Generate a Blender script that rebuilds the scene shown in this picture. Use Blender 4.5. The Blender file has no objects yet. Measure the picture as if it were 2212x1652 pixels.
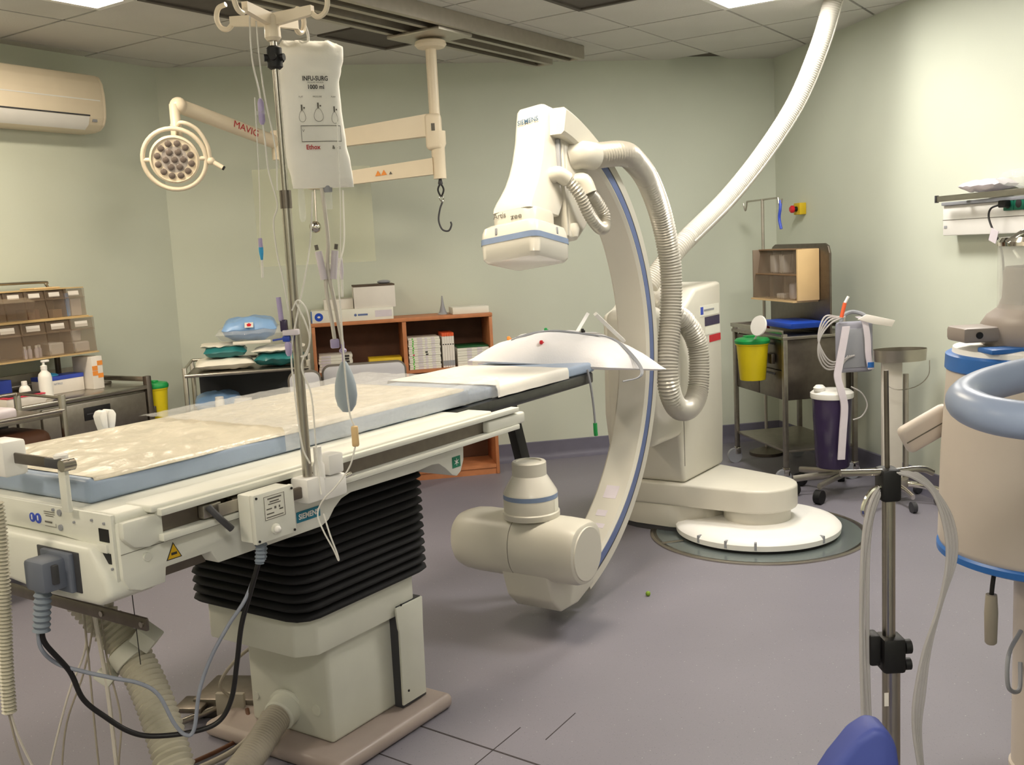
import bpy, bmesh, math, random
from mathutils import Vector, Matrix, noise as mnoise
from mathutils.bvhtree import BVHTree
random.seed(7)
R = math.radians
SC = bpy.context.scene
COL = SC.collection

# ------------------------------------------------------------------ camera
CAM_H = 1.53
cam_data = bpy.data.cameras.new('camera')
cam = bpy.data.objects.new('camera', cam_data)
COL.objects.link(cam)
cam_data.sensor_fit = 'HORIZONTAL'
cam_data.sensor_width = 36.0
cam_data.lens = 36.0 * 2180.0 / 2212.0
cam_data.clip_start = 0.05
PITCH, ROLL = R(7.62), R(-2.907)
fw = Vector((0, math.cos(PITCH), -math.sin(PITCH)))
up = Vector((0, math.sin(PITCH), math.cos(PITCH)))
ri = Vector((1, 0, 0))
ri2 = math.cos(ROLL) * ri + math.sin(ROLL) * up
up2 = math.cos(ROLL) * up - math.sin(ROLL) * ri
cm = Matrix((( ri2.x, up2.x, -fw.x, 0), (ri2.y, up2.y, -fw.y, 0), (ri2.z, up2.z, -fw.z, CAM_H), (0, 0, 0, 1)))
cam.matrix_world = cm
SC.camera = cam

# ------------------------------------------------------------------ world, exposure
SC.view_settings.view_transform = 'Standard'
SC.view_settings.look = 'None'
SC.view_settings.exposure = 0.0
SC.view_settings.gamma = 1.0
SC.view_settings.use_curve_mapping = False
world = bpy.data.worlds.new('world')
SC.world = world
world.use_nodes = True
world.node_tree.nodes['Background'].inputs[0].default_value = (0.9, 0.85, 0.75, 1)
world.node_tree.nodes['Background'].inputs[1].default_value = 0.05
PANEL_WARM = (1.0, 0.87, 0.68)
PANEL_SIDE = (1.0, 0.945, 0.87)
PANEL_POWER = 46.0

# ------------------------------------------------------------------ materials
def lin(c):
    return tuple(((v / 255.0) / 12.92 if v <= 10 else (((v / 255.0) + 0.055) / 1.055) ** 2.4) for v in c)

MATS = {}
def mat(name, rgb, rough=0.5, metal=0.0, var=0.06, scale=9.0, bump=0.0, bscale=60.0, alpha=1.0, trans=0.0, coat=0.0, emit=None, ior=1.45, spec=None):
    m = bpy.data.materials.new(name)
    m.use_nodes = True
    nt = m.node_tree
    b = nt.nodes['Principled BSDF']
    c = lin(rgb)
    tc = nt.nodes.new('ShaderNodeTexCoord')
    nz = nt.nodes.new('ShaderNodeTexNoise')
    nz.inputs['Scale'].default_value = scale
    nz.inputs['Detail'].default_value = 3
    nt.links.new(tc.outputs['Object'], nz.inputs['Vector'])
    rp = nt.nodes.new('ShaderNodeValToRGB')
    rp.color_ramp.elements[0].position = 0.3
    rp.color_ramp.elements[1].position = 0.7
    rp.color_ramp.elements[0].color = (*[v * (1 - var) for v in c], 1)
    rp.color_ramp.elements[1].color = (*[min(1, v * (1 + var)) for v in c], 1)
    nt.links.new(nz.outputs['Fac'], rp.inputs['Fac'])
    nt.links.new(rp.outputs['Color'], b.inputs['Base Color'])
    b.inputs['Roughness'].default_value = rough
    b.inputs['Metallic'].default_value = metal
    b.inputs['IOR'].default_value = ior
    b.inputs['Alpha'].default_value = alpha
    b.inputs['Transmission Weight'].default_value = trans
    b.inputs['Coat Weight'].default_value = coat
    if spec is not None:
        b.inputs['Specular IOR Level'].default_value = spec
    if bump:
        n2 = nt.nodes.new('ShaderNodeTexNoise')
        n2.inputs['Scale'].default_value = bscale
        n2.inputs['Detail'].default_value = 4
        nt.links.new(tc.outputs['Object'], n2.inputs['Vector'])
        bp = nt.nodes.new('ShaderNodeBump')
        bp.inputs['Strength'].default_value = bump
        bp.inputs['Distance'].default_value = 0.01
        nt.links.new(n2.outputs['Fac'], bp.inputs['Height'])
        nt.links.new(bp.outputs['Normal'], b.inputs['Normal'])
    if emit:
        b.inputs['Emission Color'].default_value = (*emit[0], 1)
        b.inputs['Emission Strength'].default_value = emit[1]
    MATS[name] = m
    return m

def floor_mat():
    m = mat('vinyl_floor', (128, 125, 135), rough=0.42, var=0.06, scale=1.3)
    nt = m.node_tree
    b = nt.nodes['Principled BSDF']
    rp = [n for n in nt.nodes if n.type == 'VALTORGB'][0]
    tc = [n for n in nt.nodes if n.type == 'TEX_COORD'][0]
    last = rp.outputs['Color']
    for sc, lo, hi, colr, fac in ((34, 0.0, 0.062, (0.62, 0.60, 0.62), 0.85), (27, 0.0, 0.06, (0.055, 0.05, 0.06), 0.6), (120, 0.0, 0.22, (0.30, 0.26, 0.32), 0.4), (90, 0.0, 0.2, (0.10, 0.10, 0.13), 0.35)):
        vo = nt.nodes.new('ShaderNodeTexVoronoi')
        vo.inputs['Scale'].default_value = sc
        vo.inputs['Randomness'].default_value = 1
        nt.links.new(tc.outputs['Object'], vo.inputs['Vector'])
        mr = nt.nodes.new('ShaderNodeMapRange')
        mr.inputs['From Min'].default_value = hi
        mr.inputs['From Max'].default_value = hi * 0.6
        mr.inputs['To Max'].default_value = fac
        nt.links.new(vo.outputs['Distance'], mr.inputs['Value'])
        mx = nt.nodes.new('ShaderNodeMixRGB')
        mx.inputs[2].default_value = (*colr, 1)
        nt.links.new(mr.outputs['Result'], mx.inputs[0])
        nt.links.new(last, mx.inputs[1])
        last = mx.outputs[0]
    nt.links.new(last, b.inputs['Base Color'])
    return m

def emissive(name, colr, power):
    m = bpy.data.materials.new(name)
    m.use_nodes = True
    nt = m.node_tree
    for n in list(nt.nodes):
        nt.nodes.remove(n)
    e = nt.nodes.new('ShaderNodeEmission')
    o = nt.nodes.new('ShaderNodeOutputMaterial')
    e.inputs[0].default_value = (*colr, 1)
    e.inputs[1].default_value = power
    nt.links.new(e.outputs[0], o.inputs[0])
    MATS[name] = m
    return m

floor_mat()
mat('wall_paint', (206, 211, 196), rough=0.62, var=0.025, scale=1.6, bump=0.05, bscale=180)
mat('ceiling_tile', (206, 204, 198), rough=0.9, var=0.03, scale=3, bump=0.15, bscale=90)
mat('ceiling_void', (96, 90, 80), rough=0.9)  # dark colour paints the shade seen in the joints between tiles
mat('grid_bar', (150, 146, 138), rough=0.6)
mat('vent_dark', (92, 86, 80), rough=0.7, var=0.1)
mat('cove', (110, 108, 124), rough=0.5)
mat('seam', (62, 56, 58), rough=0.8)
mat('cream', (208, 204, 192), rough=0.36, var=0.02, scale=4)
mat('cream_gloss', (220, 216, 206), rough=0.22, var=0.015, scale=4, coat=0.3)
mat('table_white', (222, 222, 212), rough=0.4, var=0.03, scale=5)
mat('pedestal', (208, 208, 196), rough=0.45, var=0.04, scale=6)
mat('lamp_cream', (236, 222, 198), rough=0.35, var=0.02)
mat('plastic_white', (238, 236, 232), rough=0.4, var=0.02)
mat('plastic_grey', (150, 152, 158), rough=0.45, var=0.04)
mat('conn_grey', (104, 110, 124), rough=0.5, var=0.05)
mat('boot_grey', (120, 130, 142), rough=0.55)
mat('dark_grey', (62, 62, 66), rough=0.5)
mat('black', (18, 17, 18), rough=0.55, var=0.1)
mat('rubber', (14, 13, 14), rough=0.6, var=0.1)
mat('bellows', (17, 16, 19), rough=0.75, var=0.15)
mat('steel', (176, 170, 160), rough=0.28, metal=1.0, var=0.05, scale=20)
mat('steel_brushed', (160, 154, 144), rough=0.42, metal=1.0, var=0.08, scale=30)
mat('steel_dark', (120, 112, 104), rough=0.4, metal=1.0, var=0.08, scale=30)
mat('chrome', (220, 216, 208), rough=0.08, metal=1.0, var=0.0)
mat('alu', (186, 180, 170), rough=0.38, metal=0.9, var=0.05, scale=25)
mat('stripe_blue', (96, 112, 158), rough=0.4)
mat('stripe_light', (128, 146, 178), rough=0.4)
mat('siemens_teal', (18, 116, 142), rough=0.45)
mat('siemens_ink', (64, 96, 124), rough=0.45)
mat('grey_ink', (104, 100, 92), rough=0.6)
mat('black_ink', (48, 46, 46), rough=0.6)
mat('red_ink', (190, 40, 48), rough=0.6)
mat('mattress_blue', (158, 174, 198), rough=0.38, var=0.05, bump=0.12, bscale=24)
mat('sheet_white', (236, 232, 224), rough=0.55, var=0.04, scale=6, bump=0.25, bscale=18)
mat('sheet_crinkle', (214, 206, 188), rough=0.28, var=0.10, scale=9, bump=0.6, bscale=22)
mat('film', (240, 240, 240), rough=0.09, var=0.03, alpha=0.24, bump=0.9, bscale=46)
mat('cloth_white', (240, 238, 240), rough=0.85, var=0.02, bump=0.12, bscale=160)
mat('carbon', (46, 46, 44), rough=0.3, var=0.25, scale=40, coat=0.4)
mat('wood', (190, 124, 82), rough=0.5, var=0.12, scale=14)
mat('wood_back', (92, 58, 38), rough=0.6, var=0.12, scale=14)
mat('hose_silver', (190, 186, 176), rough=0.34, metal=0.25, var=0.03)
mat('hose_white', (204, 200, 190), rough=0.4, var=0.03)
mat('hose_beige', (190, 185, 168), rough=0.38, var=0.06)
mat('hose_dust', (160, 152, 138), rough=0.5, var=0.06)
mat('cable_grey', (140, 146, 160), rough=0.5)
mat('cable_white', (206, 200, 190), rough=0.5)
mat('cable_black', (22, 20, 22), rough=0.45)
mat('tube_clear', (238, 236, 230), rough=0.15, alpha=0.7, var=0.03)
mat('tube_grey', (196, 192, 190), rough=0.2, alpha=0.75, var=0.05)
mat('clear', (235, 238, 236), rough=0.05, alpha=0.22, var=0.02)
mat('bin_clear', (150, 130, 110), rough=0.12, alpha=0.26, var=0.05)
mat('bin_back', (128, 112, 94), rough=0.5, var=0.05)
mat('bin_edge', (196, 168, 120), rough=0.5, var=0.03)
mat('bin_beige', (222, 190, 140), rough=0.5, var=0.03)
mat('shield', (206, 206, 170), rough=0.04, alpha=0.16, var=0.0)
mat('bag_cloth', (246, 244, 236), rough=0.7, var=0.03, bump=0.2, bscale=20)
mat('bulb', (160, 172, 182), rough=0.55, var=0.03)
mat('purple', (172, 160, 198), rough=0.35)
mat('purple_dark', (58, 46, 78), rough=0.2, alpha=0.96)
mat('blue_clip', (40, 70, 170), rough=0.35)
mat('cyan_clip', (60, 160, 214), rough=0.35)
mat('pack_blue', (138, 176, 222), rough=0.3, var=0.08, scale=12, bump=0.3, bscale=20)
mat('pack_green', (40, 118, 120), rough=0.3, var=0.1, scale=12, bump=0.2, bscale=20)
mat('pack_white', (236, 230, 216), rough=0.7, var=0.03, bump=0.15, bscale=30)
mat('card_white', (228, 222, 214), rough=0.7, var=0.03)
mat('card_pale', (232, 230, 218), rough=0.6, var=0.03)
mat('card_brown', (140, 112, 84), rough=0.8)
mat('yellow', (226, 204, 26), rough=0.4, var=0.04)
mat('yellow_box', (216, 184, 34), rough=0.5, var=0.05)
mat('green_lid', (28, 150, 74), rough=0.4, var=0.05)
mat('green_mark', (84, 190, 56), rough=0.5)
mat('green_dark', (26, 84, 44), rough=0.5)
mat('sign_green', (18, 122, 92), rough=0.5)
mat('orange', (226, 96, 54), rough=0.5)
mat('orange_box', (240, 150, 66), rough=0.5)
mat('blue_deep', (30, 76, 190), rough=0.4)
mat('blue_box', (58, 82, 190), rough=0.45)
mat('blue_band', (44, 104, 180), rough=0.4)
mat('red', (206, 30, 44), rough=0.4)
mat('sign_yellow', (214, 170, 20), rough=0.5)
mat('screen_pad', (196, 196, 202), rough=0.45, var=0.02)
mat('screen_edge', (104, 98, 90), rough=0.5)
mat('base_plate', (164, 150, 143), rough=0.35, var=0.05)
mat('floor_disc', (128, 138, 138), rough=0.25, metal=0.6, var=0.05)
mat('machine_beige', (202, 192, 182), rough=0.4, var=0.02)
mat('machine_grey', (150, 140, 134), rough=0.45, var=0.03)
mat('handle_blue', (152, 166, 194), rough=0.35, var=0.03)
mat('chair_blue', (66, 78, 150), rough=0.55, var=0.05)
mat('socket_green', (28, 112, 88), rough=0.4)
mat('bag_grey', (150, 150, 162), rough=0.6, var=0.05)
mat('lens', (190, 180, 172), rough=0.08, var=0.15, scale=40, coat=0.5)
mat('lens_dark', (120, 108, 100), rough=0.1, var=0.1)
mat('pea', (128, 160, 50), rough=0.6)
mat('bottle_white', (240, 238, 232), rough=0.35, var=0.02)
mat('pink', (214, 70, 90), rough=0.5)
mat('tape', (214, 206, 214), rough=0.4)
mat('box_lid_dark', (90, 76, 62), rough=0.8)
emissive('panel_light', PANEL_WARM, PANEL_POWER)
emissive('panel_light_side', PANEL_SIDE, PANEL_POWER)

# ------------------------------------------------------------------ frames
class Frame:
    """a floor frame: x axis at the given compass yaw (from +Y towards +X), y to its left, z up"""
    def __init__(s, o, yaw):
        a = R(yaw)
        x = Vector((math.sin(a), math.cos(a), 0))
        y = Vector((-math.cos(a), math.sin(a), 0))
        s.M = Matrix(((x.x, y.x, 0, o[0]), (x.y, y.y, 0, o[1]), (0, 0, 1, 0), (0, 0, 0, 1)))
WF = Frame((0, 0), 90)                       # world axes
TF = Frame((-0.601, 2.915), 34.3)            # patient table: x towards the head, y away from the camera
CL, CR = (-2.196, 6.723), (2.012, 7.542)     # the two far corners of the room
BW = Frame(CL, 79)                           # far wall: x to the right along it, room at y < 0
LW = Frame(CL, 30.5)                         # left wall: x towards the corner, room at y < 0
RW = Frame(CR, 169)                          # right wall: x towards the viewer, room at y < 0
CEIL = 2.79
FRM = WF
ROOT = {}
def use(f):
    global FRM
    FRM = f

# ------------------------------------------------------------------ mesh collector
def catmull(pts, n=8, closed=False):
    P = [Vector(p) for p in pts]
    if len(P) < 3:
        return P
    out = []
    L = len(P)
    rng = range(L if closed else L - 1)
    for i in rng:
        p1, p2 = P[i % L], P[(i + 1) % L]
        p0 = P[i - 1] if (closed or i > 0) else p1 * 2 - p2
        p3 = P[(i + 2) % L] if (closed or i + 2 < L) else p2 * 2 - p1
        for k in range(n):
            t = k / n
            out.append(0.5 * ((2 * p1) + (p2 - p0) * t + (2 * p0 - 5 * p1 + 4 * p2 - p3) * t * t + (3 * p1 - p0 - 3 * p2 + p3) * t ** 3))
    if not closed:
        out.append(P[-1].copy())
    return out

def resample(P, step):
    out = [P[0].copy()]
    acc = 0.0
    for a, b in zip(P[:-1], P[1:]):
        d = (b - a).length
        if d < 1e-9:
            continue
        pos = step - acc
        while pos <= d:
            out.append(a.lerp(b, pos / d))
            pos += step
        acc = d - (pos - step)
    if (out[-1] - P[-1]).length > step * 0.3:
        out.append(P[-1].copy())
    return out

class MB:
    def __init__(s):
        s.v = []
        s.f = []
    def add(s, vs, fs):
        o = len(s.v)
        s.v += [Vector(p) for p in vs]
        s.f += [tuple(i + o for i in f) for f in fs]
        return s
    def from_bm(s, bm, M=None):
        bm.verts.index_update()
        vs = [(M @ v.co if M else v.co.copy()) for v in bm.verts]
        s.add(vs, [[v.index for v in f.verts] for f in bm.faces])
        bm.free()
        return s
    def box(s, x0, x1, y0, y1, z0, z1, b=0.0, seg=2, M=None):
        bm = bmesh.new()
        bmesh.ops.create_cube(bm, size=1.0)
        for v in bm.verts:
            v.co = Vector(((x0 + x1) / 2 + v.co.x * (x1 - x0), (y0 + y1) / 2 + v.co.y * (y1 - y0), (z0 + z1) / 2 + v.co.z * (z1 - z0)))
        if b > 0:
            bmesh.ops.bevel(bm, geom=list(bm.edges), offset=b, segments=seg, profile=0.5, affect='EDGES', clamp_overlap=True)
        return s.from_bm(bm, M)
    def cbox(s, c, size, rot=None, b=0.0, seg=2):
        M = Matrix.Translation(Vector(c))
        if rot is not None:
            M = M @ (rot if isinstance(rot, Matrix) else Matrix.Rotation(rot, 4, 'Z'))
        hx, hy, hz = [q / 2 for q in size]
        return s.box(-hx, hx, -hy, hy, -hz, hz, b, seg, M)
    def prism(s, poly, plane, a0, a1, b=0.0, seg=2, M=None):
        bm = bmesh.new()
        def pt(p, a):
            return {'xz': (p[0], a, p[1]), 'xy': (p[0], p[1], a), 'yz': (a, p[0], p[1])}[plane]
        lo = [bm.verts.new(pt(p, a0)) for p in poly]
        hi = [bm.verts.new(pt(p, a1)) for p in poly]
        n = len(poly)
        bm.faces.new(lo)
        bm.faces.new(hi[::-1])
        for i in range(n):
            bm.faces.new((lo[i], hi[i], hi[(i + 1) % n], lo[(i + 1) % n]))
        bmesh.ops.recalc_face_normals(bm, faces=list(bm.faces))
        if b > 0:
            bmesh.ops.bevel(bm, geom=list(bm.edges), offset=b, segments=seg, profile=0.5, affect='EDGES', clamp_overlap=True)
        return s.from_bm(bm, M)
    def lathe(s, prof, c=(0, 0, 0), axis=(0, 0, 1), n=28, M=None):
        """prof: (radius, height along axis)"""
        ax = Vector(axis).normalized()
        q = Vector((0, 0, 1)).rotation_difference(ax).to_matrix()
        C = Vector(c)
        vs, fs = [], []
        for r, h in prof:
            for i in range(n):
                a = 2 * math.pi * i / n
                p = C + q @ Vector((r * math.cos(a), r * math.sin(a), h))
                vs.append(M @ p if M else p)
        for k in range(len(prof) - 1):
            for i in range(n):
                j = (i + 1) % n
                fs.append((k * n + i, k * n + j, (k + 1) * n + j, (k + 1) * n + i))
        if prof[0][0] > 1e-6:
            fs.append(tuple(range(n))[::-1])
        if prof[-1][0] > 1e-6:
            fs.append(tuple(range((len(prof) - 1) * n, len(prof) * n)))
        return s.add(vs, fs)
    def cyl(s, p0, p1, r, r1=None, n=16):
        p0, p1 = Vector(p0), Vector(p1)
        return s.lathe([(r, 0), (r if r1 is None else r1, (p1 - p0).length)], p0, p1 - p0, n)
    def ball(s, c, r, n=16, m=10):
        rr = r if hasattr(r, '__len__') else (r, r, r)
        prof = [(math.sin(math.pi * k / m), -math.cos(math.pi * k / m)) for k in range(m + 1)]
        prof[0] = (1e-4, -1)
        prof[-1] = (1e-4, 1)
        t = MB().lathe(prof, n=n)
        C = Vector(c)
        return s.add([C + Vector((v.x * rr[0], v.y * rr[1], v.z * rr[2])) for v in t.v], t.f)
    def tube(s, pts, r, n=8, smooth=8, closed=False, corr=None, caps=True, raw=False, flat=None):
        P = [Vector(p) for p in pts] if raw else catmull(pts, smooth, closed)
        if corr:
            amp, pitch = corr
            P = resample(P, pitch / 4.0)
        m = len(P)
        T = []
        for i in range(m):
            a = P[i - 1] if (i > 0 or closed) else P[i]
            b = P[(i + 1) % m] if (i < m - 1 or closed) else P[i]
            d = (b - a)
            T.append(d.normalized() if d.length > 1e-9 else Vector((0, 0, 1)))
        ref = Vector((0, 0, 1)) if abs(T[0].z) < 0.9 else Vector((1, 0, 0))
        N = (ref - T[0] * ref.dot(T[0])).normalized()
        vs, fs = [], []
        for i in range(m):
            N = (N - T[i] * N.dot(T[i]))
            N = N.normalized() if N.length > 1e-9 else Vector((1, 0, 0))
            B = T[i].cross(N)
            rad = r(i / (m - 1)) if callable(r) else r
            if corr:
                rad += amp * math.sin(i * math.pi / 2.0)
            for k in range(n):
                a = 2 * math.pi * k / n
                ca, sa = math.cos(a), math.sin(a)
                if flat:
                    sa *= flat
                vs.append(P[i] + (N * ca + B * sa) * rad)
        for i in range(m if closed else m - 1):
            i2 = (i + 1) % m
            for k in range(n):
                k2 = (k + 1) % n
                fs.append((i * n + k, i * n + k2, i2 * n + k2, i2 * n + k))
        if caps and not closed:
            fs.append(tuple(range(n))[::-1])
            fs.append(tuple(range((m - 1) * n, m * n)))
        return s.add(vs, fs)
    def grid(s, fn, nu, nv, thick=None):
        vs, fs = [], []
        for i in range(nu + 1):
            for j in range(nv + 1):
                vs.append(fn(i / nu, j / nv))
        w = nv + 1
        for i in range(nu):
            for j in range(nv):
                fs.append((i * w + j, (i + 1) * w + j, (i + 1) * w + j + 1, i * w + j + 1))
        return s.add(vs, fs)
    def arcband(s, c, r0, r1, y0, y1, a0, a1, n=48, b=0.0):
        """bent beam in the xz plane"""
        rings = []
        for i in range(n + 1):
            a = a0 + (a1 - a0) * i / n
            ca, sa = math.cos(a), math.sin(a)
            sec = [(r0, y0 + b), (r0, y1 - b), (r0 + b, y1), (r1 - b, y1), (r1, y1 - b), (r1, y0 + b), (r1 - b, y0), (r0 + b, y0)] if b else [(r0, y0), (r0, y1), (r1, y1), (r1, y0)]
            rings.append([Vector((c[0] + q[0] * ca, q[1], c[1] + q[0] * sa)) for q in sec])
        k = len(rings[0])
        vs = [p for r_ in rings for p in r_]
        fs = []
        for i in range(n):
            for j in range(k):
                j2 = (j + 1) % k
                fs.append((i * k + j, i * k + j2, (i + 1) * k + j2, (i + 1) * k + j))
        fs.append(tuple(range(k))[::-1])
        fs.append(tuple(range(n * k, (n + 1) * k)))
        return s.add(vs, fs)
    def xf(s, M):
        s.v = [M @ p for p in s.v]
        return s
    def shift(s, x, y, z):
        d = Vector((x, y, z))
        s.v = [p + d for p in s.v]
        return s
    def mesh(s, name, material, M, smooth=True, ang=38):
        me = bpy.data.meshes.new(name)
        me.from_pydata([(M @ p)[:] for p in s.v], [], s.f)
        bm = bmesh.new()
        bm.from_mesh(me)
        bmesh.ops.recalc_face_normals(bm, faces=list(bm.faces))
        bm.to_mesh(me)
        bm.free()
        me.update()
        if smooth:
            me.polygons.foreach_set('use_smooth', [True] * len(me.polygons))
            me.set_sharp_from_angle(angle=R(ang))
        me.materials.append(MATS[material] if isinstance(material, str) else material)
        return me

def tree(mb):
    return BVHTree.FromPolygons([p[:] for p in mb.v], mb.f)

def setp(o, label=None, cat=None, group=None, kind=None):
    if label: o['label'] = label
    if cat: o['category'] = cat
    if group: o['group'] = group
    if kind: o['kind'] = kind
    return o

def thing(name, label, cat, base, group=None, kind=None, rz=0.0):
    """an Empty at the thing's base; base is in the current frame"""
    o = bpy.data.objects.new(name, None)
    o.empty_display_size = 0.1
    COL.objects.link(o)
    o.matrix_world = FRM.M @ Matrix.Translation(Vector(base)) @ Matrix.Rotation(rz, 4, 'Z')
    ROOT[o.name] = o.matrix_world.copy()
    return setp(o, label, cat, group, kind)

def part(name, mb, material, parent, label=None, smooth=True, ang=38, kind=None):
    Mr = ROOT[parent.name]
    me = mb.mesh(name, material, Mr.inverted() @ FRM.M, smooth, ang)
    o = bpy.data.objects.new(name, me)
    COL.objects.link(o)
    o.parent = parent
    ROOT[o.name] = Mr
    if label: o['label'] = label
    if kind: o['kind'] = kind
    return o

def parts(name, mbs, material, parent, **kw):
    """alike pieces, each an object of its own"""
    return [part(name, b, material, parent, **kw) for b in mbs]

def single(name, mb, material, label, cat, base=None, group=None, kind=None, smooth=True, ang=38):
    """a thing that is one mesh; its origin at the middle of its underside"""
    if base is None:
        xs = [p.x for p in mb.v]; ys = [p.y for p in mb.v]; zs = [p.z for p in mb.v]
        base = ((min(xs) + max(xs)) / 2, (min(ys) + max(ys)) / 2, min(zs))
    Mr = FRM.M @ Matrix.Translation(Vector(base))
    me = mb.mesh(name, material, Mr.inverted() @ FRM.M, smooth, ang)
    o = bpy.data.objects.new(name, me)
    COL.objects.link(o)
    o.matrix_world = Mr
    ROOT[o.name] = Mr.copy()
    return setp(o, label, cat, group, kind)

def piece(name, me, parent, M):
    """a repeated part sharing mesh data: M places it in the parent's own space"""
    o = bpy.data.objects.new(name, me)
    COL.objects.link(o)
    o.parent = parent
    o.matrix_local = M
    ROOT[o.name] = ROOT[parent.name]
    return o

def copytree(root, M, label=None):
    r = root.copy()
    COL.objects.link(r)
    r.matrix_world = M
    ROOT[r.name] = M.copy()
    if label: r['label'] = label
    for ch in root.children:
        c = ch.copy(); COL.objects.link(c); c.parent = r
        for g in ch.children:
            d = g.copy(); COL.objects.link(d); d.parent = c
    return r

def text_mb(s, size, align='CENTER', bold=0.0, sx=1.0):
    """flat lettering in the xy plane, returned as vertices and faces"""
    cu = bpy.data.curves.new('lettering', 'FONT')
    cu.body = s
    cu.size = size
    cu.align_x = align
    cu.align_y = 'CENTER'
    cu.offset = bold
    cu.resolution_u = 3
    ob = bpy.data.objects.new('lettering', cu)
    COL.objects.link(ob)
    me = bpy.data.meshes.new_from_object(ob)
    m = MB().add([(v.co.x * sx, v.co.y, 0) for v in me.vertices], [tuple(p.vertices) for p in me.polygons])
    bpy.data.objects.remove(ob)
    bpy.data.curves.remove(cu)
    bpy.data.meshes.remove(me)
    return m

def text_on(s, size, origin, xdir, ydir, align='CENTER', bold=0.0, sx=1.0):
    t = text_mb(s, size, align, bold, sx)
    o, x, y = Vector(origin), Vector(xdir).normalized(), Vector(ydir).normalized()
    t.v = [o + x * p.x + y * p.y for p in t.v]
    return t

def quad_on(o, x, y, w, h):
    """flat label rectangle centred at o"""
    o, x, y = Vector(o), Vector(x).normalized(), Vector(y).normalized()
    return MB().add([o - x * w / 2 - y * h / 2, o + x * w / 2 - y * h / 2, o + x * w / 2 + y * h / 2, o - x * w / 2 + y * h / 2], [(0, 1, 2, 3)])
# ================================================================== the room
use(WF)
RWE = 8.6      # run of the right wall towards the viewer
LWE = 6.2
pRW = RW.M @ Vector((RWE, 0, 0))
pLW = LW.M @ Vector((-LWE, 0, 0))
corners = [Vector((CL[0], CL[1], 0)), Vector((CR[0], CR[1], 0)), pRW, Vector((pLW.x, pRW.y, 0)), pLW]
def in_room(x, y, tol=0.0):
    ins = False
    n = len(corners)
    for i in range(n):
        a, b = corners[i], corners[(i + 1) % n]
        if (a.y > y) != (b.y > y) and x < (b.x - a.x) * (y - a.y) / (b.y - a.y) + a.x:
            ins = not ins
    return ins

def wall(name, a, b, th=0.12):
    d = (b - a).normalized()
    nrm = Vector((d.y, -d.x, 0))        # outward for the order used below is the left hand side
    o = -nrm * th
    m = MB()
    lo = [a - d * th, b + d * th, b + d * th + o, a - d * th + o]
    if lo:
        lo = [a, b, b + d * th + o, a - d * th + o]
    hz = CEIL + 0.1
    vs = [Vector((p.x, p.y, 0)) for p in lo] + [Vector((p.x, p.y, hz)) for p in lo]
    m.add(vs, [(3, 2, 1, 0), (4, 5, 6, 7), (0, 1, 5, 4), (1, 2, 6, 5), (2, 3, 7, 6), (3, 0, 4, 7)])
    return single(name, m, 'wall_paint', None, None, kind='structure', smooth=False)
wall('wall_far', corners[0], corners[1])
wall('wall_right', corners[1], corners[2])
wall('wall_near', corners[2], corners[3])
wall('wall_side', corners[3], corners[4])
wall('wall_left', corners[4], corners[0])

m = MB()
m.add([(p.x, p.y, 0) for p in corners] + [(p.x, p.y, -0.1) for p in corners],
      [(4, 3, 2, 1, 0), (5, 6, 7, 8, 9)] + [(i, (i + 1) % 5, (i + 1) % 5 + 5, i + 5) for i in range(5)])
floor = single('floor', m, 'vinyl_floor', None, None, base=(0, 0, 0), kind='structure', smooth=False)

# coved skirting of the same vinyl
def cove(name, frame, x0, x1):
    use(frame)
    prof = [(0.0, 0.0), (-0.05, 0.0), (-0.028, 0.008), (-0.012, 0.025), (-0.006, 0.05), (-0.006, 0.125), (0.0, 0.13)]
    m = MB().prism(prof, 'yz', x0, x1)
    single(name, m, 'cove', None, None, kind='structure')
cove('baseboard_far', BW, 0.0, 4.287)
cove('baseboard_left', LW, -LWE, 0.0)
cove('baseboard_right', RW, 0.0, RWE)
use(TF)
# cut lines of the cable duct cover in the floor
for (a, b, w) in (((0.305, -0.07), (0.275, -0.62), 0.006), ((0.10, -0.09), (0.08, -0.50), 0.004), ((0.06, -0.40), (0.45, -0.385), 0.003), ((0.42, -0.50), (0.62, -0.49), 0.003)):
    a, b = Vector((*a, 0)), Vector((*b, 0))
    d = (b - a).normalized(); q = Vector((-d.y, d.x, 0)) * w / 2
    m = MB().add([a - q, b - q, b + q, a + q, *[p + Vector((0, 0, 0.0012)) for p in (a - q, b - q, b + q, a + q)]],
                 [(0, 3, 2, 1), (4, 5, 6, 7), (0, 1, 5, 4), (1, 2, 6, 5), (2, 3, 7, 6), (3, 0, 4, 7)])
    part('duct_seam', m, 'seam', floor, smooth=False)

# ------------------------------------------------------------------ ceiling
use(WF)
m = MB().add([(p.x, p.y, CEIL + 0.02) for p in corners] + [(p.x, p.y, CEIL + 0.1) for p in corners],
      [(0, 1, 2, 3, 4), (9, 8, 7, 6, 5)] + [(i, (i + 1) % 5, (i + 1) % 5 + 5, i + 5) for i in range(5)])
ceiling = single('ceiling', m, 'ceiling_void', None, None, base=(0, 0, CEIL), kind='structure', smooth=False)
use(TF)
PIT = 0.6
U0 = 1.12
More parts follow.
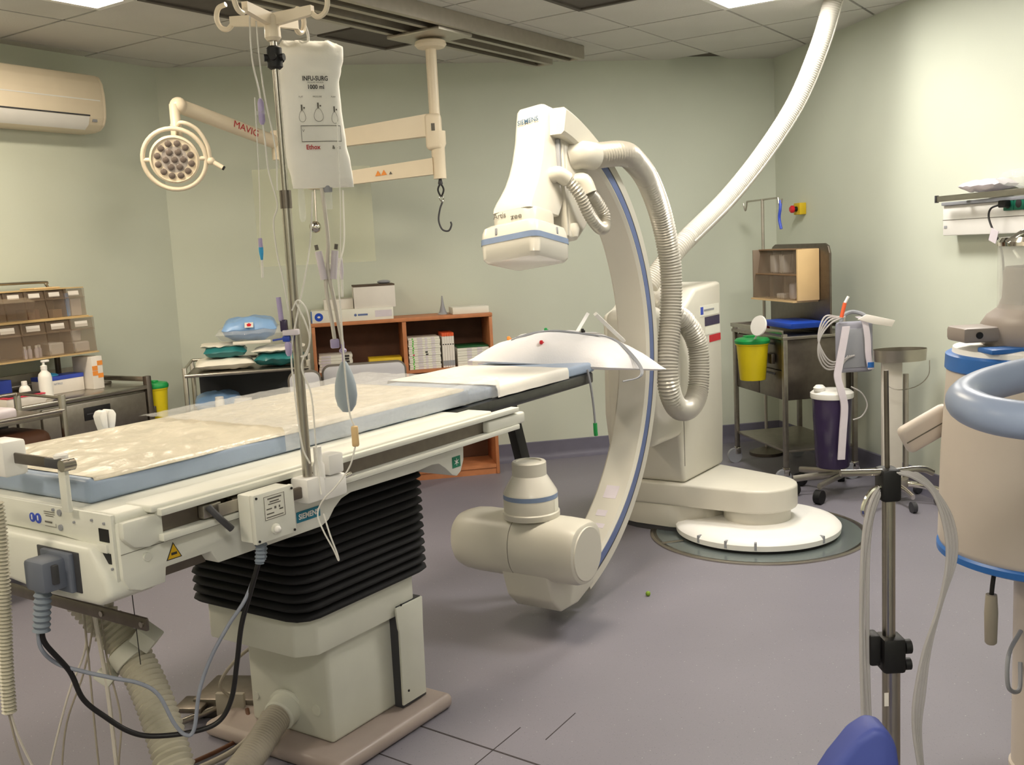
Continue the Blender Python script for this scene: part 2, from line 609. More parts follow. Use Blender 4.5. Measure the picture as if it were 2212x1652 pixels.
# tile bands: left of the rail bay (lines at y = 2.69, 2.09 ...) and right of it
tile_mb = MB().box(-0.292, 0.292, -0.292, 0.292, 0.0, 0.012)
tile_me = tile_mb.mesh('ceiling_tile', 'ceiling_tile', Matrix.Identity(4), smooth=False)
LIGHTS = {}
YL = [1.79 + PIT * k for k in range(0, 7)]                   # tile centres beyond the left rail
YR = [0.40 - PIT * k for k in range(0, 10)]                  # tile centres on the near side of the rails
lights = {(-1, 1): 'w', (3, 9): 's', (-1, 9): 'w', (1, 11): 's', (-5, 1): 'w', (-7, 9): 'w', (-6, 13): 's'}
dark = {(2, 0), (0, 0), (2, 8)}
Minv = ROOT['ceiling'].inverted()
rows = [(i, y) for i, y in enumerate(YL)] + [(8 + i, y) for i, y in enumerate(YR)]
for k in range(-12, 9):
    uc = U0 + PIT * (k + 0.5)
    for ri_, yc in rows:
        p = TF.M @ Vector((uc, yc, CEIL))
        pts = [TF.M @ Vector((uc + a, yc + b, 0)) for a in (-0.29, 0, 0.29) for b in (-0.29, 0, 0.29)]
        if not in_room(p.x, p.y) and not any(in_room(q.x, q.y) for q in pts):
            continue
        if (k, ri_) in lights:
            LIGHTS[(k, ri_)] = (uc, yc, lights[(k, ri_)])
            continue
        if (k, ri_) == (-2, 1):          # second half of the long light fitting
            continue
        if (k, ri_) in dark:
            LIGHTS[(k, ri_)] = (uc, yc, 'd')
            continue
        piece('ceiling_tile', tile_me, ceiling, Minv @ TF.M @ Matrix.Translation((uc, yc, CEIL)))
# plain boards of the bay between the rails
for k in range(-12, 9):
    uc = U0 + PIT * (k + 0.5)
    p = TF.M @ Vector((uc, 1.24, 0))
    if in_room(p.x, p.y):
        part('bay_board', MB().box(uc - 0.292, uc + 0.292, 1.10, 1.482, CEIL + 0.0, CEIL + 0.012), 'ceiling_tile', ceiling, smooth=False)
        part('bay_board', MB().box(uc - 0.292, uc + 0.292, 0.705, 1.09, CEIL + 0.0, CEIL + 0.012), 'ceiling_tile', ceiling, smooth=False)
def fixture(uc, yc, kind, label, hw=0.297, hl=0.297):
    if kind in 'ws':
        t = thing('ceiling_light', label, 'ceiling light', (uc, yc, CEIL - 0.01), group='square ceiling light panels')
        fr = MB()
        hi = hw - 0.035
        li = hl - 0.035
        for (a, b, c, d) in ((-hl, hl, -hw, -hi), (-hl, hl, hi, hw), (-hl, -li, -hi, hi), (li, hl, -hi, hi)):
            fr.box(uc + a, uc + b, yc + c, yc + d, CEIL - 0.006, CEIL + 0.012)
        part('frame', fr, 'plastic_white', t, smooth=False)
        part('diffuser', MB().box(uc - li, uc + li, yc - hi, yc + hi, CEIL + 0.004, CEIL + 0.012), 'panel_light' if kind == 'w' else 'panel_light_side', t, smooth=False)
    else:
        t = thing('ceiling_vent', label, 'ceiling vent', (uc, yc, CEIL - 0.01))
        fr = MB()
        for (a, b, c, d) in ((-0.297, 0.297, -0.297, -0.27), (-0.297, 0.297, 0.27, 0.297), (-0.297, -0.27, -0.27, 0.27), (0.27, 0.297, -0.27, 0.27)):
            fr.box(uc + a, uc + b, yc + c, yc + d, CEIL - 0.008, CEIL + 0.012)
        part('frame', fr, 'vent_dark', t, smooth=False)
        part('grille', MB().box(uc - 0.27, uc + 0.27, yc - 0.27, yc + 0.27, CEIL + 0.002, CEIL + 0.012), 'vent_dark', t, smooth=False)
VL = {(2, 0): 'dark square ceiling vent beside the lamp pole', (0, 0): 'dark square ceiling vent above the drip stand hooks', (2, 8): 'dark square ceiling vent between the rails and the lit panel'}
for key, (uc, yc, kd) in LIGHTS.items():
    if kd == 'd':
        fixture(uc, yc, kd, VL[key])
    else:
        if key == (-1, 1):      # a half-width fitting with a strip of tile beside it
            for us in (uc, uc - PIT):
                part('ceiling_tile', MB().box(us - 0.292, us + 0.292, yc - 0.005, yc + 0.292, CEIL, CEIL + 0.012), 'ceiling_tile', ceiling, smooth=False)
            fixture(uc - PIT / 2, yc - 0.152, kd, 'long narrow lit light panel in the ceiling near the air conditioner', 0.14, 0.597)
            continue
        fixture(uc, yc, kd, {(3, 9): 'lit square light panel in the ceiling beside the thick white hose'}.get(key, 'lit square light panel in the ceiling on the near side of the room'))

# rails of the ceiling track
def rail(y0, y1, label):
    t = thing('ceiling_rail', label, 'ceiling rail', (1.0, (y0 + y1) / 2, CEIL - 0.085))
    m = MB()
    m.box(-3.2, 3.78, y0, y1, CEIL - 0.012, CEIL - 0.002)
    m.box(-3.2, 3.78, y0, y0 + 0.012, CEIL - 0.085, CEIL - 0.012)
    m.box(-3.2, 3.78, y1 - 0.012, y1, CEIL - 0.085, CEIL - 0.012)
    m.box(-3.2, 3.78, y0 + 0.012, y0 + 0.035, CEIL - 0.085, CEIL - 0.075)
    m.box(-3.2, 3.78, y1 - 0.035, y1 - 0.012, CEIL - 0.085, CEIL - 0.075)
    part('profile', m, 'alu', t, smooth=False)
    part('end_cap', MB().box(3.78, 3.80, y0, y1, CEIL - 0.085, CEIL - 0.002, 0.004), 'alu', t)
    parts('bolt', [MB().cyl((3.80, yy, CEIL - 0.05), (3.806, yy, CEIL - 0.05), 0.012) for yy in (y0 + 0.03, y1 - 0.03)], 'black', t)
rail(1.41, 1.55, 'grey metal ceiling rail on the far side of the lamp pole')
rail(1.17, 1.31, 'grey metal ceiling rail on the near side of the lamp pole')
# ================================================================== patient table (frame TF, y = away from the viewer)
use(TF)
tab = thing('patient_table', 'long white motorised patient table on a black bellows pedestal', 'patient table', (0.2, 0.19, 0))
# foot slab
m = MB()
sec = [(-0.10, 0.0), (-0.105, 0.015), (-0.10, 0.034), (-0.085, 0.047), (-0.06, 0.052)]
m.box(-0.09, 0.47, -0.105, 0.50, 0.0, 0.052, 0.022, 4)
part('base_plate', m, 'base_plate', tab)
# pedestal
ped = part('pedestal', MB().box(0.0, 0.40, 0.0, 0.36, 0.052, 0.42, 0.014, 3), 'pedestal', tab)
part('side_flap', MB().prism([(0.282, 0.068), (0.40, 0.068), (0.405, 0.30), (0.41, 0.40), (0.275, 0.40), (0.282, 0.33), (0.286, 0.318)], 'xz', -0.045, -0.036, 0.003), 'pedestal', tab)
part('side_recess', MB().box(0.29, 0.41, -0.034, 0.0, 0.055, 0.40), 'dark_grey', tab)
part('latch', MB().box(0.403, 0.412, -0.03, 0.0, 0.19, 0.30, 0.003), 'dark_grey', tab)
parts('screw', [MB().cyl((u, -0.0445, z), (u, -0.047, z), 0.004, n=10) for (u, z) in ((0.31, 0.11), (0.3, 0.405))], 'black', tab)
# sockets and dirt marks on the pedestal end
parts('blanking_plug', [MB().cyl((0.001, -v, z), (-0.004, -v, z), r, n=18) for (v, z, r) in ((-0.06, 0.15, 0.017), (-0.33, 0.14, 0.012))], 'pedestal', tab)
def chamfer_rect(u0, u1, y0, y1, c):
    return [(u0 + c, y0), (u1 - c, y0), (u1, y0 + c), (u1, y1 - c), (u1 - c, y1), (u0 + c, y1), (u0, y1 - c), (u0, y0 + c)]
part('sleeve', MB().prism(chamfer_rect(-0.11, 0.43, -0.03, 0.44, 0.05), 'xy', 0.365, 0.50, 0.008), 'pedestal', tab)
# bellows: stacked folds
def loop(u0, u1, y0, y1, c, z):
    P = []
    for (cx, cy, a0) in ((u1 - c, y1 - c, 0), (u0 + c, y1 - c, 90), (u0 + c, y0 + c, 180), (u1 - c, y0 + c, 270)):
        for k in range(4):
            a = R(a0 + 90 * k / 3)
            P.append(Vector((cx + c * math.cos(a), cy + c * math.sin(a), z)))
    return P
NF = 13
z0, z1 = 0.478, 0.845
rings = []
for i in range(NF):
    za = z0 + (z1 - z0) * i / NF
    h = (z1 - z0) / NF
    g = 0.0
    for (dz, ins) in ((0.0, 0.028), (0.2, 0.008), (0.38, 0.001), (0.5, 0.0), (0.62, 0.001), (0.8, 0.008)):
        rings.append(loop(-0.135 + ins - g, 0.475 - ins + g, -0.055 + ins - g, 0.47 - ins + g, 0.07, za + dz * h))
m = MB()
k = len(rings[0])
m.add([p for r_ in rings for p in r_], [(i * k + j, i * k + (j + 1) % k, (i + 1) * k + (j + 1) % k, (i + 1) * k + j) for i in range(len(rings) - 1) for j in range(k)])
part('bellows', m, 'bellows', tab, ang=60)
# saddle body: side outline in (u, z)
YN, YF = -0.17, 0.62
outl = [(-0.765, 0.965), (-0.765, 0.835), (-0.752, 0.808), (-0.72, 0.797), (-0.655, 0.797), (-0.65, 0.832), (-0.52, 0.832), (-0.50, 0.798), (-0.25, 0.797),
        (-0.145, 0.797), (-0.115, 0.808), (-0.09, 0.835), (-0.06, 0.855), (-0.02, 0.864), (0.27, 0.86), (0.35, 0.866), (0.385, 0.862), (0.415, 0.842), (0.45, 0.812), (0.475, 0.803), (0.497, 0.815), (0.515, 0.85), (0.518, 0.894),
        (0.615, 0.914), (0.63, 0.965)]
part('saddle', MB().prism(outl, 'xz', YN, YF, 0.004, 2), 'table_white', tab)
part('saddle_seam', MB().prism([(-0.765, 0.8935), (0.50, 0.8935), (0.50, 0.8925), (-0.765, 0.8925)], 'xz', YN - 0.0012, YN), 'grey_ink', tab, smooth=False)
part('drive_bar', MB().box(-0.655, -0.50, -0.12, -0.05, 0.795, 0.835), 'steel_dark', tab)
# deck
m = MB().box(-0.765, 0.62, -0.165, 0.64, 0.958, 0.985, 0.010, 3)
part('deck', m, 'table_white', tab)
m = MB().box(-0.69, 0.66, -0.19, -0.09, 0.972, 0.989, 0.006, 3)
part('deck_edge', m, 'table_white', tab)
# accessory channel: top lip, web, bottom lip
def channel(yb, s):
    m = MB()
    m.box(-0.675, 0.80, min(yb, yb + s * 0.034), max(yb, yb + s * 0.034), 0.964, 0.980, 0.002)
    m.box(-0.675, 0.80, min(yb, yb + s * 0.034), max(yb, yb + s * 0.034), 0.904, 0.920, 0.002)
    return m
for yb, s in ((-0.172, -1), (0.622, 1)):
    ch = part('accessory_channel', channel(yb, s), 'table_white', tab)
    part('channel_web', MB().box(-0.675, 0.82, min(yb, yb + s * 0.006), max(yb, yb + s * 0.006), 0.920, 0.964), 'steel_dark', ch, smooth=False)  # darker steel paints in the shade inside the channel, so it looks deeper
m = MB().box(0.62, 0.845, -0.20, -0.165, 0.918, 0.958, 0.008, 3)
part('rail_tip', m, 'table_white', tab)
# corner bracket at the end of the channel
part('corner_bracket', MB().prism([(-0.765, 0.968), (-0.66, 0.968), (-0.66, 0.905), (-0.70, 0.896), (-0.74, 0.905), (-0.765, 0.93)], 'xz', -0.188, -0.165, 0.006), 'table_white', tab)
# end plate with slots, stickers and bolts, at the foot end
UE = -0.768
part('end_plate', MB().prism([(-0.16, 0.985), (-0.16, 0.80), (-0.13, 0.80), (-0.11, 0.845), (-0.075, 0.86), (-0.065, 0.91), (0.05, 0.917), (0.60, 0.917), (0.60, 0.985)], 'yz', UE - 0.006, UE + 0.004, 0.002), 'table_white', tab)
parts('slot', [MB().box(UE - 0.0075, UE - 0.004, -0.148, -0.112, za, zb) for (za, zb) in ((0.922, 0.952), (0.872, 0.896))], 'black', tab, smooth=False)
part('slot_tab', MB().box(UE - 0.012, UE - 0.004, -0.142, -0.108, 0.897, 0.918, 0.002), 'table_white', tab)
parts('bolt', [MB().cyl((UE - 0.006, y, z), (UE - 0.010, y, z), r, n=14) for (y, z, r) in ((0.035, 0.972, 0.0075), (0.036, 0.936, 0.0075), (-0.02, 0.955, 0.003), (-0.135, 0.965, 0.003), (-0.09, 0.968, 0.003), (-0.105, 0.905, 0.003), (-0.15, 0.862, 0.003), (0.06, 0.976, 0.004))], 'plastic_grey', tab)
for (y, r) in ((0.153, 0.0115), (0.128, 0.0125)):
    part('safety_disc', MB().cyl((UE - 0.006, y, 0.948), (UE - 0.0075, y, 0.948), r, n=24), 'blue_box', tab)
    part('disc_pictogram', MB().box(UE - 0.0085, UE - 0.0073, y - 0.002, y + 0.002, 0.943, 0.955), 'plastic_white', tab, smooth=False)
m = MB()
for i in range(3):
    m.add(quad_on((UE - 0.0075, 0.078, 0.969 - i * 0.005), (0, -1, 0), (0, 0, 1), 0.045 - 0.012 * (i == 2), 0.0016).v, [(0, 1, 2, 3)])
m.add(quad_on((UE - 0.0075, 0.085, 0.944), (0, -1, 0), (0, 0, 1), 0.030, 0.004).v, [(0, 1, 2, 3)])
m.add(quad_on((UE - 0.0075, 0.078, 0.934), (0, -1, 0), (0, 0, 1), 0.046, 0.0014).v, [(0, 1, 2, 3)])
m.add(quad_on((UE - 0.0075, 0.0555, 0.938), (0, -1, 0), (0, 0, 1), 0.0014, 0.009).v, [(0, 1, 2, 3)])
part('print', m, 'grey_ink', tab, smooth=False)
# lower end housing
prof = [(0.64, 0.912), (-0.105, 0.912), (-0.155, 0.85), (-0.168, 0.80), (-0.12, 0.775), (0.10, 0.772), (0.30, 0.79), (0.64, 0.80)]
part('end_housing', MB().prism(prof, 'yz', -0.80, -0.655, 0.016, 3), 'table_white', tab)
part('housing_screw', MB().cyl((-0.70, -0.169, 0.872), (-0.70, -0.176, 0.872), 0.010, n=20), 'table_white', tab)
part('socket_recess', MB().box(-0.803, -0.798, -0.065, 0.10, 0.80, 0.895, 0.002), 'dark_grey', tab)
# connector with cable boots
cn = part('connector_shell', MB().box(-0.87, -0.80, -0.03, 0.05, 0.812, 0.885, 0.010, 2), 'conn_grey', tab)
part('connector_flange', MB().box(-0.815, -0.80, -0.047, 0.07, 0.80, 0.893, 0.005), 'conn_grey', cn)
part('connector_clip', MB().box(-0.85, -0.835, -0.039, 0.06, 0.83, 0.875, 0.003), 'dark_grey', cn)
m = MB().tube([(-0.845, 0.018, 0.815), (-0.85, 0.022, 0.77), (-0.855, 0.028, 0.715)], 0.018, n=14, corr=(0.0022, 0.014))
part('cable_boot', m, 'boot_grey', cn)
# labels on the side
part('brand_plate', MB().box(-0.235, -0.148, YN - 0.0018, YN, 0.829, 0.858), 'siemens_teal', tab, smooth=False)
part('brand_lettering', text_on('SIEMENS', 0.0205, (-0.1915, YN - 0.0026, 0.8435), (1, 0, 0), (0, 0, 1), bold=0.0006, sx=0.98), 'plastic_white', tab, smooth=False)
part('exit_sticker', MB().box(0.452, 0.494, YN - 0.0016, YN, 0.833, 0.869), 'sign_green', tab, smooth=False)
m = MB()
cxs, czs = 0.473, 0.851
for i in range(6):
    a = R(60 * i + 30)
    d = Vector((math.cos(a), 0, math.sin(a)))
    q = Vector((-math.sin(a), 0, math.cos(a))) * 0.0022
    o = Vector((cxs, YN - 0.0022, czs))
    m.add([o - q, o + d * 0.013 - q * 0.3, o + d * 0.013 + q * 0.3, o + q], [(0, 1, 2, 3)])
part('sticker_star', m, 'plastic_white', tab, smooth=False)
def tri(c, w, h, y, inset=0.0):
    x, z = c
    return MB().prism([(x - w / 2 + inset, z - h / 2 + inset * 0.6), (x + w / 2 - inset, z - h / 2 + inset * 0.6), (x, z + h / 2 - inset * 1.1)], 'xz', y - 0.0008, y)
part('warning_triangle', tri((-0.627, 0.866), 0.044, 0.040, YN - 0.0004), 'black_ink', tab, smooth=False)
part('warning_triangle_face', tri((-0.627, 0.866), 0.044, 0.040, YN - 0.0012, 0.004), 'sign_yellow', tab, smooth=False)
part('warning_pictogram', MB().box(-0.635, -0.619, YN - 0.0026, YN - 0.002, 0.856, 0.862), 'black_ink', tab, smooth=False)
# clamp lever in the channel
lv = MB().box(-0.555, -0.50, -0.20, -0.178, 0.925, 0.958, 0.004)
le = part('rail_clamp', lv, 'alu', tab)
part('clamp_lever', MB().tube([(-0.545, -0.205, 0.955), (-0.53, -0.225, 0.925), (-0.505, -0.235, 0.893)], 0.0085, n=10), 'dark_grey', le)
part('clamp_knob', MB().cyl((-0.47, -0.195, 0.94), (-0.44, -0.195, 0.94), 0.017, n=18), 'steel', le)
# carbon tabletop that reaches to the head end
top = [(0.55, -0.035), (1.30, -0.022), (1.68, -0.005), (1.72, 0.03), (1.72, 0.42), (1.68, 0.45), (1.30, 0.50), (0.55, 0.52)]
part('carbon_tabletop', MB().prism(top, 'xy', 0.935, 0.982, 0.010, 2), 'carbon', tab)
# slanting support strut under the tabletop
ls = part('support_strut', MB().prism([(1.24, 0.94), (1.30, 0.94), (1.60, 0.02), (1.54, 0.02)], 'xz', 0.15, 0.19, 0.004), 'black', tab)
part('strut_foot', MB().box(1.51, 1.63, 0.12, 0.22, 0.0, 0.022, 0.006), 'rubber', ls)

# remote control box on the channel
cb = thing('control_box', 'off-white junction box clipped to the table rail', 'junction box', (-0.40, -0.245, 0.845))
part('case', MB().box(-0.464, -0.336, -0.258, -0.214, 0.847, 0.967, 0.004), 'table_white', cb)
part('lid', MB().box(-0.466, -0.334, -0.275, -0.259, 0.845, 0.969, 0.004), 'table_white', cb)
parts('screw', [MB().cyl((u, -0.275, z), (u, -0.2775, z), 0.0032, n=10) for (u, z) in ((-0.458, 0.960), (-0.342, 0.960), (-0.458, 0.853), (-0.342, 0.853))], 'black', cb)
part('rating_label', MB().box(-0.435, -0.368, -0.2758, -0.275, 0.899, 0.958), 'card_pale', cb, smooth=False)
m = MB()
for (a, b, c, d) in ((0, 1, 0.98, 1), (0, 1, 0, 0.02), (0, 0.02, 0, 1), (0.98, 1, 0, 1), (0.18, 0.85, 0.84, 0.90), (0.28, 0.72, 0.71, 0.76), (0.2, 0.8, 0.62, 0.66), (0.1, 0.36, 0.42, 0.47), (0.48, 0.57, 0.40, 0.50), (0.7, 0.76, 0.40, 0.50), (0.1, 0.45, 0.22, 0.27), (0.72, 0.9, 0.3, 0.36), (0.08, 0.9, 0.08, 0.12)):
    m.box(-0.435 + a * 0.067, -0.435 + b * 0.067, -0.2764, -0.2758, 0.899 + c * 0.059, 0.899 + d * 0.059)
part('label_print', m, 'grey_ink', cb, smooth=False)
kb = part('button_collar', MB().lathe([(0.013, 0), (0.013, 0.005), (0.010, 0.007)], (-0.405, -0.275, 0.872), (0, -1, 0)), 'table_white', cb)
part('button', MB().ball((-0.405, -0.284, 0.872), 0.0085), 'plastic_white', kb)
for (u, dy) in ((-0.432, 0.0), (-0.405, 0.022)):
    part('cable_boot', MB().tube([(u, -0.245 + dy, 0.847), (u, -0.245 + dy, 0.82), (u - 0.004, -0.243 + dy, 0.788)], 0.0115, n=12, corr=(0.0018, 0.010)), 'boot_grey', cb)
part('rail_hook', MB().box(-0.52, -0.30, -0.214, -0.208, 0.925, 0.955, 0.002), 'alu', cb)

# ------------------------------------------------------------------ mattresses and sheets
def wob(x, y, s, a, seed=0.0):
    return a * mnoise.noise(Vector((x * s + seed, y * s * 0.8 - seed, seed * 1.7)))
def soft_pad(u0, u1, y0, y1, z0, z1, b, amp=0.004, sag=None):
    m = MB()
    nu, ny = 70, 26
    rad = min(b, (z1 - z0) * 0.5)
    def top(i, j):
        s, t = i / nu, j / ny
        return s, t
    bm = bmesh.new()
    bmesh.ops.create_cube(bm, size=1.0)
    for v in bm.verts:
        v.co = Vector(((u0 + u1) / 2 + v.co.x * (u1 - u0), (y0 + y1) / 2 + v.co.y * (y1 - y0), (z0 + z1) / 2 + v.co.z * (z1 - z0)))
    bmesh.ops.bevel(bm, geom=list(bm.edges), offset=b, segments=4, profile=0.5, affect='EDGES', clamp_overlap=True)
    bmesh.ops.subdivide_edges(bm, edges=[e for e in bm.edges if e.calc_length() > 0.12], cuts=18, use_grid_fill=True)
    for v in bm.verts:
        if v.co.z > z0 + 0.006:
            v.co.z += wob(v.co.x, v.co.y, 5, amp, 3.1)
            v.co.y += wob(v.co.x, v.co.z, 7, amp * 0.8, 1.1)
    return m.from_bm(bm)
single('table_mattress', soft_pad(-0.735, 0.76, -0.025, 0.60, 0.9855, 1.045, 0.016), 'mattress_blue', 'pale blue mattress pad on the foot half of the patient table', 'mattress')
pad2 = single('head_mattress', soft_pad(0.775, 1.70, -0.005, 0.48, 0.9825, 1.026, 0.012, 0.002), 'mattress_blue', 'pale blue grey pad on the head half of the table under the white sheet', 'mattress')

def sheet(u0, u1, y0, y1, z, fn, drape_near=0.0, drape_far=0.0, nu=130, ny=70, thick=0.0015):
    """cloth lying on a pad, its long edges hanging over the sides"""
    W = y1 - y0
    tot = W + drape_near + drape_far
    def P(s, t):
        u = u0 + (u1 - u0) * s
        d = t * tot - drape_near
        if d < 0:
            k = -d
            y = y0 - 0.006 - 0.010 * min(1, k / 0.02)
            zz = z - max(0, k - 0.006)
        elif d > W:
            k = d - W
            y = y1 + 0.006 + 0.010 * min(1, k / 0.02)
            zz = z - max(0, k - 0.006)
        else:
            y = y0 + d
            zz = z
        return fn(u, y, zz, s, t)
    m = MB()
    m.grid(P, nu, ny)
    n = len(m.v)
    w = ny + 1
    m.v += [p - Vector((0, 0, thick)) for p in m.v[:n]]
    m.f += [tuple(i + n for i in f[::-1]) for f in m.f]
    return m
def ridged(x, y, s, seed):
    return 1 - abs(mnoise.noise(Vector((x * s + seed, y * s + seed * 0.3, seed))))
def fn_foot(u, y, z, s, t):
    d = 0.008 * ridged(u * 1.0 + y * 0.5, y * 2.2 - u * 0.6, 4.5, 2.0) + 0.006 * ridged(u + 0.6 * y, y * 2 - u, 11, 5.0) - 0.005
    e = min(1, min(s, 1 - s) * 14) * min(1, min(t, 1 - t) * 9)
    d = d * e * 1.6 - 0.0008
    edge = 0.008 * mnoise.noise(Vector((u * 5, 3.3, 1)))
    return Vector((u, y + (edge if t < 0.02 else 0), z + d))
single('table_sheet', sheet(-0.715, 0.735, -0.012, 0.59, 1.0475, fn_foot, drape_near=0.014, thick=0.0008), 'sheet_crinkle', 'crinkled white paper sheet covering the foot half of the patient table', 'sheet', smooth=True, ang=180)
def fn_film(u, y, z, s, t):
    d = 0.006 * ridged(u * 0.8 + y, y * 1.6 - u, 6, 9.0) + 0.005 * ridged(u, y, 21, 1.0)
    yo = 0.012 * mnoise.noise(Vector((u * 6, z * 9, 2)))
    # the loose film is pulled to a point over the near side
    return Vector((u + 0.0 * t, y + (yo if t < 0.2 else 0), z + d))
single('plastic_film', sheet(-0.13, 0.92, -0.027, 0.605, 1.056, fn_film, drape_near=0.075, drape_far=0.006, nu=150), 'film', 'clear crinkled plastic film over the middle of the patient table', 'plastic film', ang=180)
def fn_head(u, y, z, s, t):
    d = 0.003 * ridged(u, y, 7, 4.0)
    return Vector((u, y + 0.004 * mnoise.noise(Vector((u * 9, z * 20, 0))), z + d))
single('head_sheet', sheet(0.93, 1.44, -0.012, 0.49, 1.030, fn_head, drape_near=0.05, drape_far=0.05, nu=80), 'sheet_white', 'smooth white sheet over the head half of the patient table', 'sheet', ang=180)

# ------------------------------------------------------------------ pillow with cables
def pillow(A, B, C, D, h, hb):
    """soft pillow over four drooping corners"""
    A, B, C, D = [Vector(p) for p in (A, B, C, D)]
    m = MB()
    n = 40
    vs = []
    for sgn in (1, -1):
        for i in range(n + 1):
            for j in range(n + 1):
                a, b = 2 * i / n - 1, 2 * j / n - 1
                s_, t_ = i / n, j / n
                p = (A * (1 - s_) + B * s_) * (1 - t_) + (D * (1 - s_) + C * s_) * t_
                k = (max(0, 1 - a * a) * max(0, 1 - b * b))
                th = (max(0, 1 - abs(a) ** 4.0) * max(0, 1 - abs(b) ** 4.0)) ** 0.55
                ctr = (A + B + C + D) / 4
                pin = 0.03 * (1 - a * a) * abs(b) ** 4 + 0.05 * (1 - b * b) * abs(a) ** 4
                p = p + Vector((ctr.x - p.x, ctr.y - p.y, 0)) * pin
                p.z += 0.070 * (1 - a * a) ** 0.8 * (1 - b * b) ** 0.8
                wr = 0.20 * mnoise.noise(Vector((a * 2.3, b * 2.3, 4))) + 0.14 * mnoise.noise(Vector((a * 6, b * 3.2, 1)))
                p.z += (h * th * (1 + wr)) if sgn > 0 else (-hb * th)
                vs.append(p)
    w = n + 1
    fs = []
    for i in range(n):
        for j in range(n):
            q = (i * w + j, (i + 1) * w + j, (i + 1) * w + j + 1, i * w + j + 1)
            fs.append(q)
            fs.append(tuple(x + w * w for x in q[::-1]))
    return m.add(vs, fs)
pil_mb = pillow((1.41, 0.46, 1.055), (1.70, -0.08, 1.0), (2.06, -0.17, 0.95), (1.93, 0.42, 1.05), 0.064, 0.046)
pil_tree = tree(pil_mb)
pl = single('pillow', pil_mb, 'cloth_white', 'white pillow hanging over the head end of the patient table', 'pillow', ang=180)
# ================================================================== C-arm X-ray machine (frame TF; y = -v)
use(TF)
CV = 0.02                                   # plane of the C
car = thing('c_arm_xray', 'large cream C-arm X-ray machine on a round floor base', 'x-ray machine', (3.0, 0.26, 0))
CC = (1.17, 1.064)
RI, RO = 0.935, 1.045
ya, yb = CV - 0.08, CV + 0.08
arc = part('c_arm', MB().arcband(CC, RI, RO, ya, yb, R(-72), R(74), 90, 0.012), 'cream', car)
part('blue_stripe', MB().arcband(CC, RI + 0.016, RI + 0.05, ya - 0.0015, ya + 0.01, R(-68), R(56), 80), 'stripe_blue', arc)
part('stripe_groove', MB().arcband(CC, RI + 0.05, RI + 0.058, ya - 0.001, ya + 0.01, R(-68), R(56), 80), 'dark_grey', arc)
part('blue_stripe', MB().arcband(CC, RI + 0.016, RI + 0.05, yb - 0.01, yb + 0.0015, R(-68), R(56), 80), 'stripe_blue', arc)
# faded stickers on the inner face near the tube
for (a, da, y0, y1) in ((-46, 4.0, -0.035, 0.03), (-52, 2.0, -0.02, 0.03), (-56, 1.5, -0.035, 0.01)):
    part('sticker', MB().arcband(CC, RI - 0.0012, RI, y0 + CV, y1 + CV, R(a), R(a + da), 4), 'tape', arc, smooth=False)

# X-ray tube: housing, mount, collimator
TU, TZ, TR = 1.19, 0.345, 0.127
def house_sec(r, y):
    P = []
    for i in range(48):
        an = 2 * math.pi * i / 48
        c, q_ = math.cos(an), math.sin(an)
        e = 0.62 if q_ > 0 else 0.94
        P.append(Vector((TU + r * abs(c) ** e * (1 if c > 0 else -1), y, TZ + r * abs(q_) ** (0.86 if q_ > 0 else 0.98) * (1 if q_ > 0 else -1))))
    return P
hsec = [house_sec(r, y) for (r, y) in ((0.06, 0.372), (0.092, 0.366), (0.113, 0.345), (0.123, 0.31), (TR, 0.26), (TR, 0.0), (TR, -0.12), (TR - 0.003, -0.20), (TR - 0.010, -0.222), (TR - 0.016, -0.226))]
m = MB().add([p for P in hsec for p in P], [(i * 48 + j, i * 48 + (j + 1) % 48, (i + 1) * 48 + (j + 1) % 48, (i + 1) * 48 + j) for i in range(len(hsec) - 1) for j in range(48)] + [tuple(range(48)), tuple(range((len(hsec) - 1) * 48, len(hsec) * 48))])
th = part('tube_housing', m, 'cream', car)
P0_, P1_ = house_sec(TR + 0.0005, 0.062), house_sec(TR + 0.0005, 0.0595)
part('housing_seam', MB().add(P0_ + P1_, [(j, (j + 1) % 48, 48 + (j + 1) % 48, 48 + j) for j in range(48)]), 'grey_ink', th)
part('end_cap', MB().lathe([(0.106, 0), (0.104, 0.005), (0.0001, 0.006)], (TU, -0.226, TZ), (0, -1, 0), 48), 'cream', th)
m = MB().prism([(TU - 0.115, TZ - 0.02), (TU + 0.17, TZ + 0.03), (TU + 0.24, TZ - 0.05), (TU + 0.27, 0.13), (TU + 0.13, 0.085), (TU + 0.0, 0.088), (TU - 0.06, 0.15)], 'xz', -0.10, 0.12, 0.012, 3)
part('tube_mount', m, 'cream', car)
colc = (TU - 0.005, CV, 0)
col = part('collimator_base', MB().lathe([(0.112, 0.470), (0.114, 0.474), (0.114, 0.492), (0.108, 0.496), (0.108, 0.568), (0.105, 0.574)], colc, (0, 0, 1), 48), 'cream', car)
part('collimator_cone', MB().lathe([(0.108, 0.568), (0.106, 0.575), (0.0675, 0.640)], colc, (0, 0, 1), 48), 'cream_gloss', col)
part('collimator_collar', MB().lathe([(0.0685, 0.638), (0.0685, 0.688), (0.064, 0.693), (0.05, 0.694), (0.05, 0.688)], colc, (0, 0, 1), 40), 'machine_grey' if False else 'cream', col)
part('blue_ring', MB().lathe([(0.1086, 0.548), (0.1086, 0.566)], colc, (0, 0, 1), 48), 'stripe_light', col)
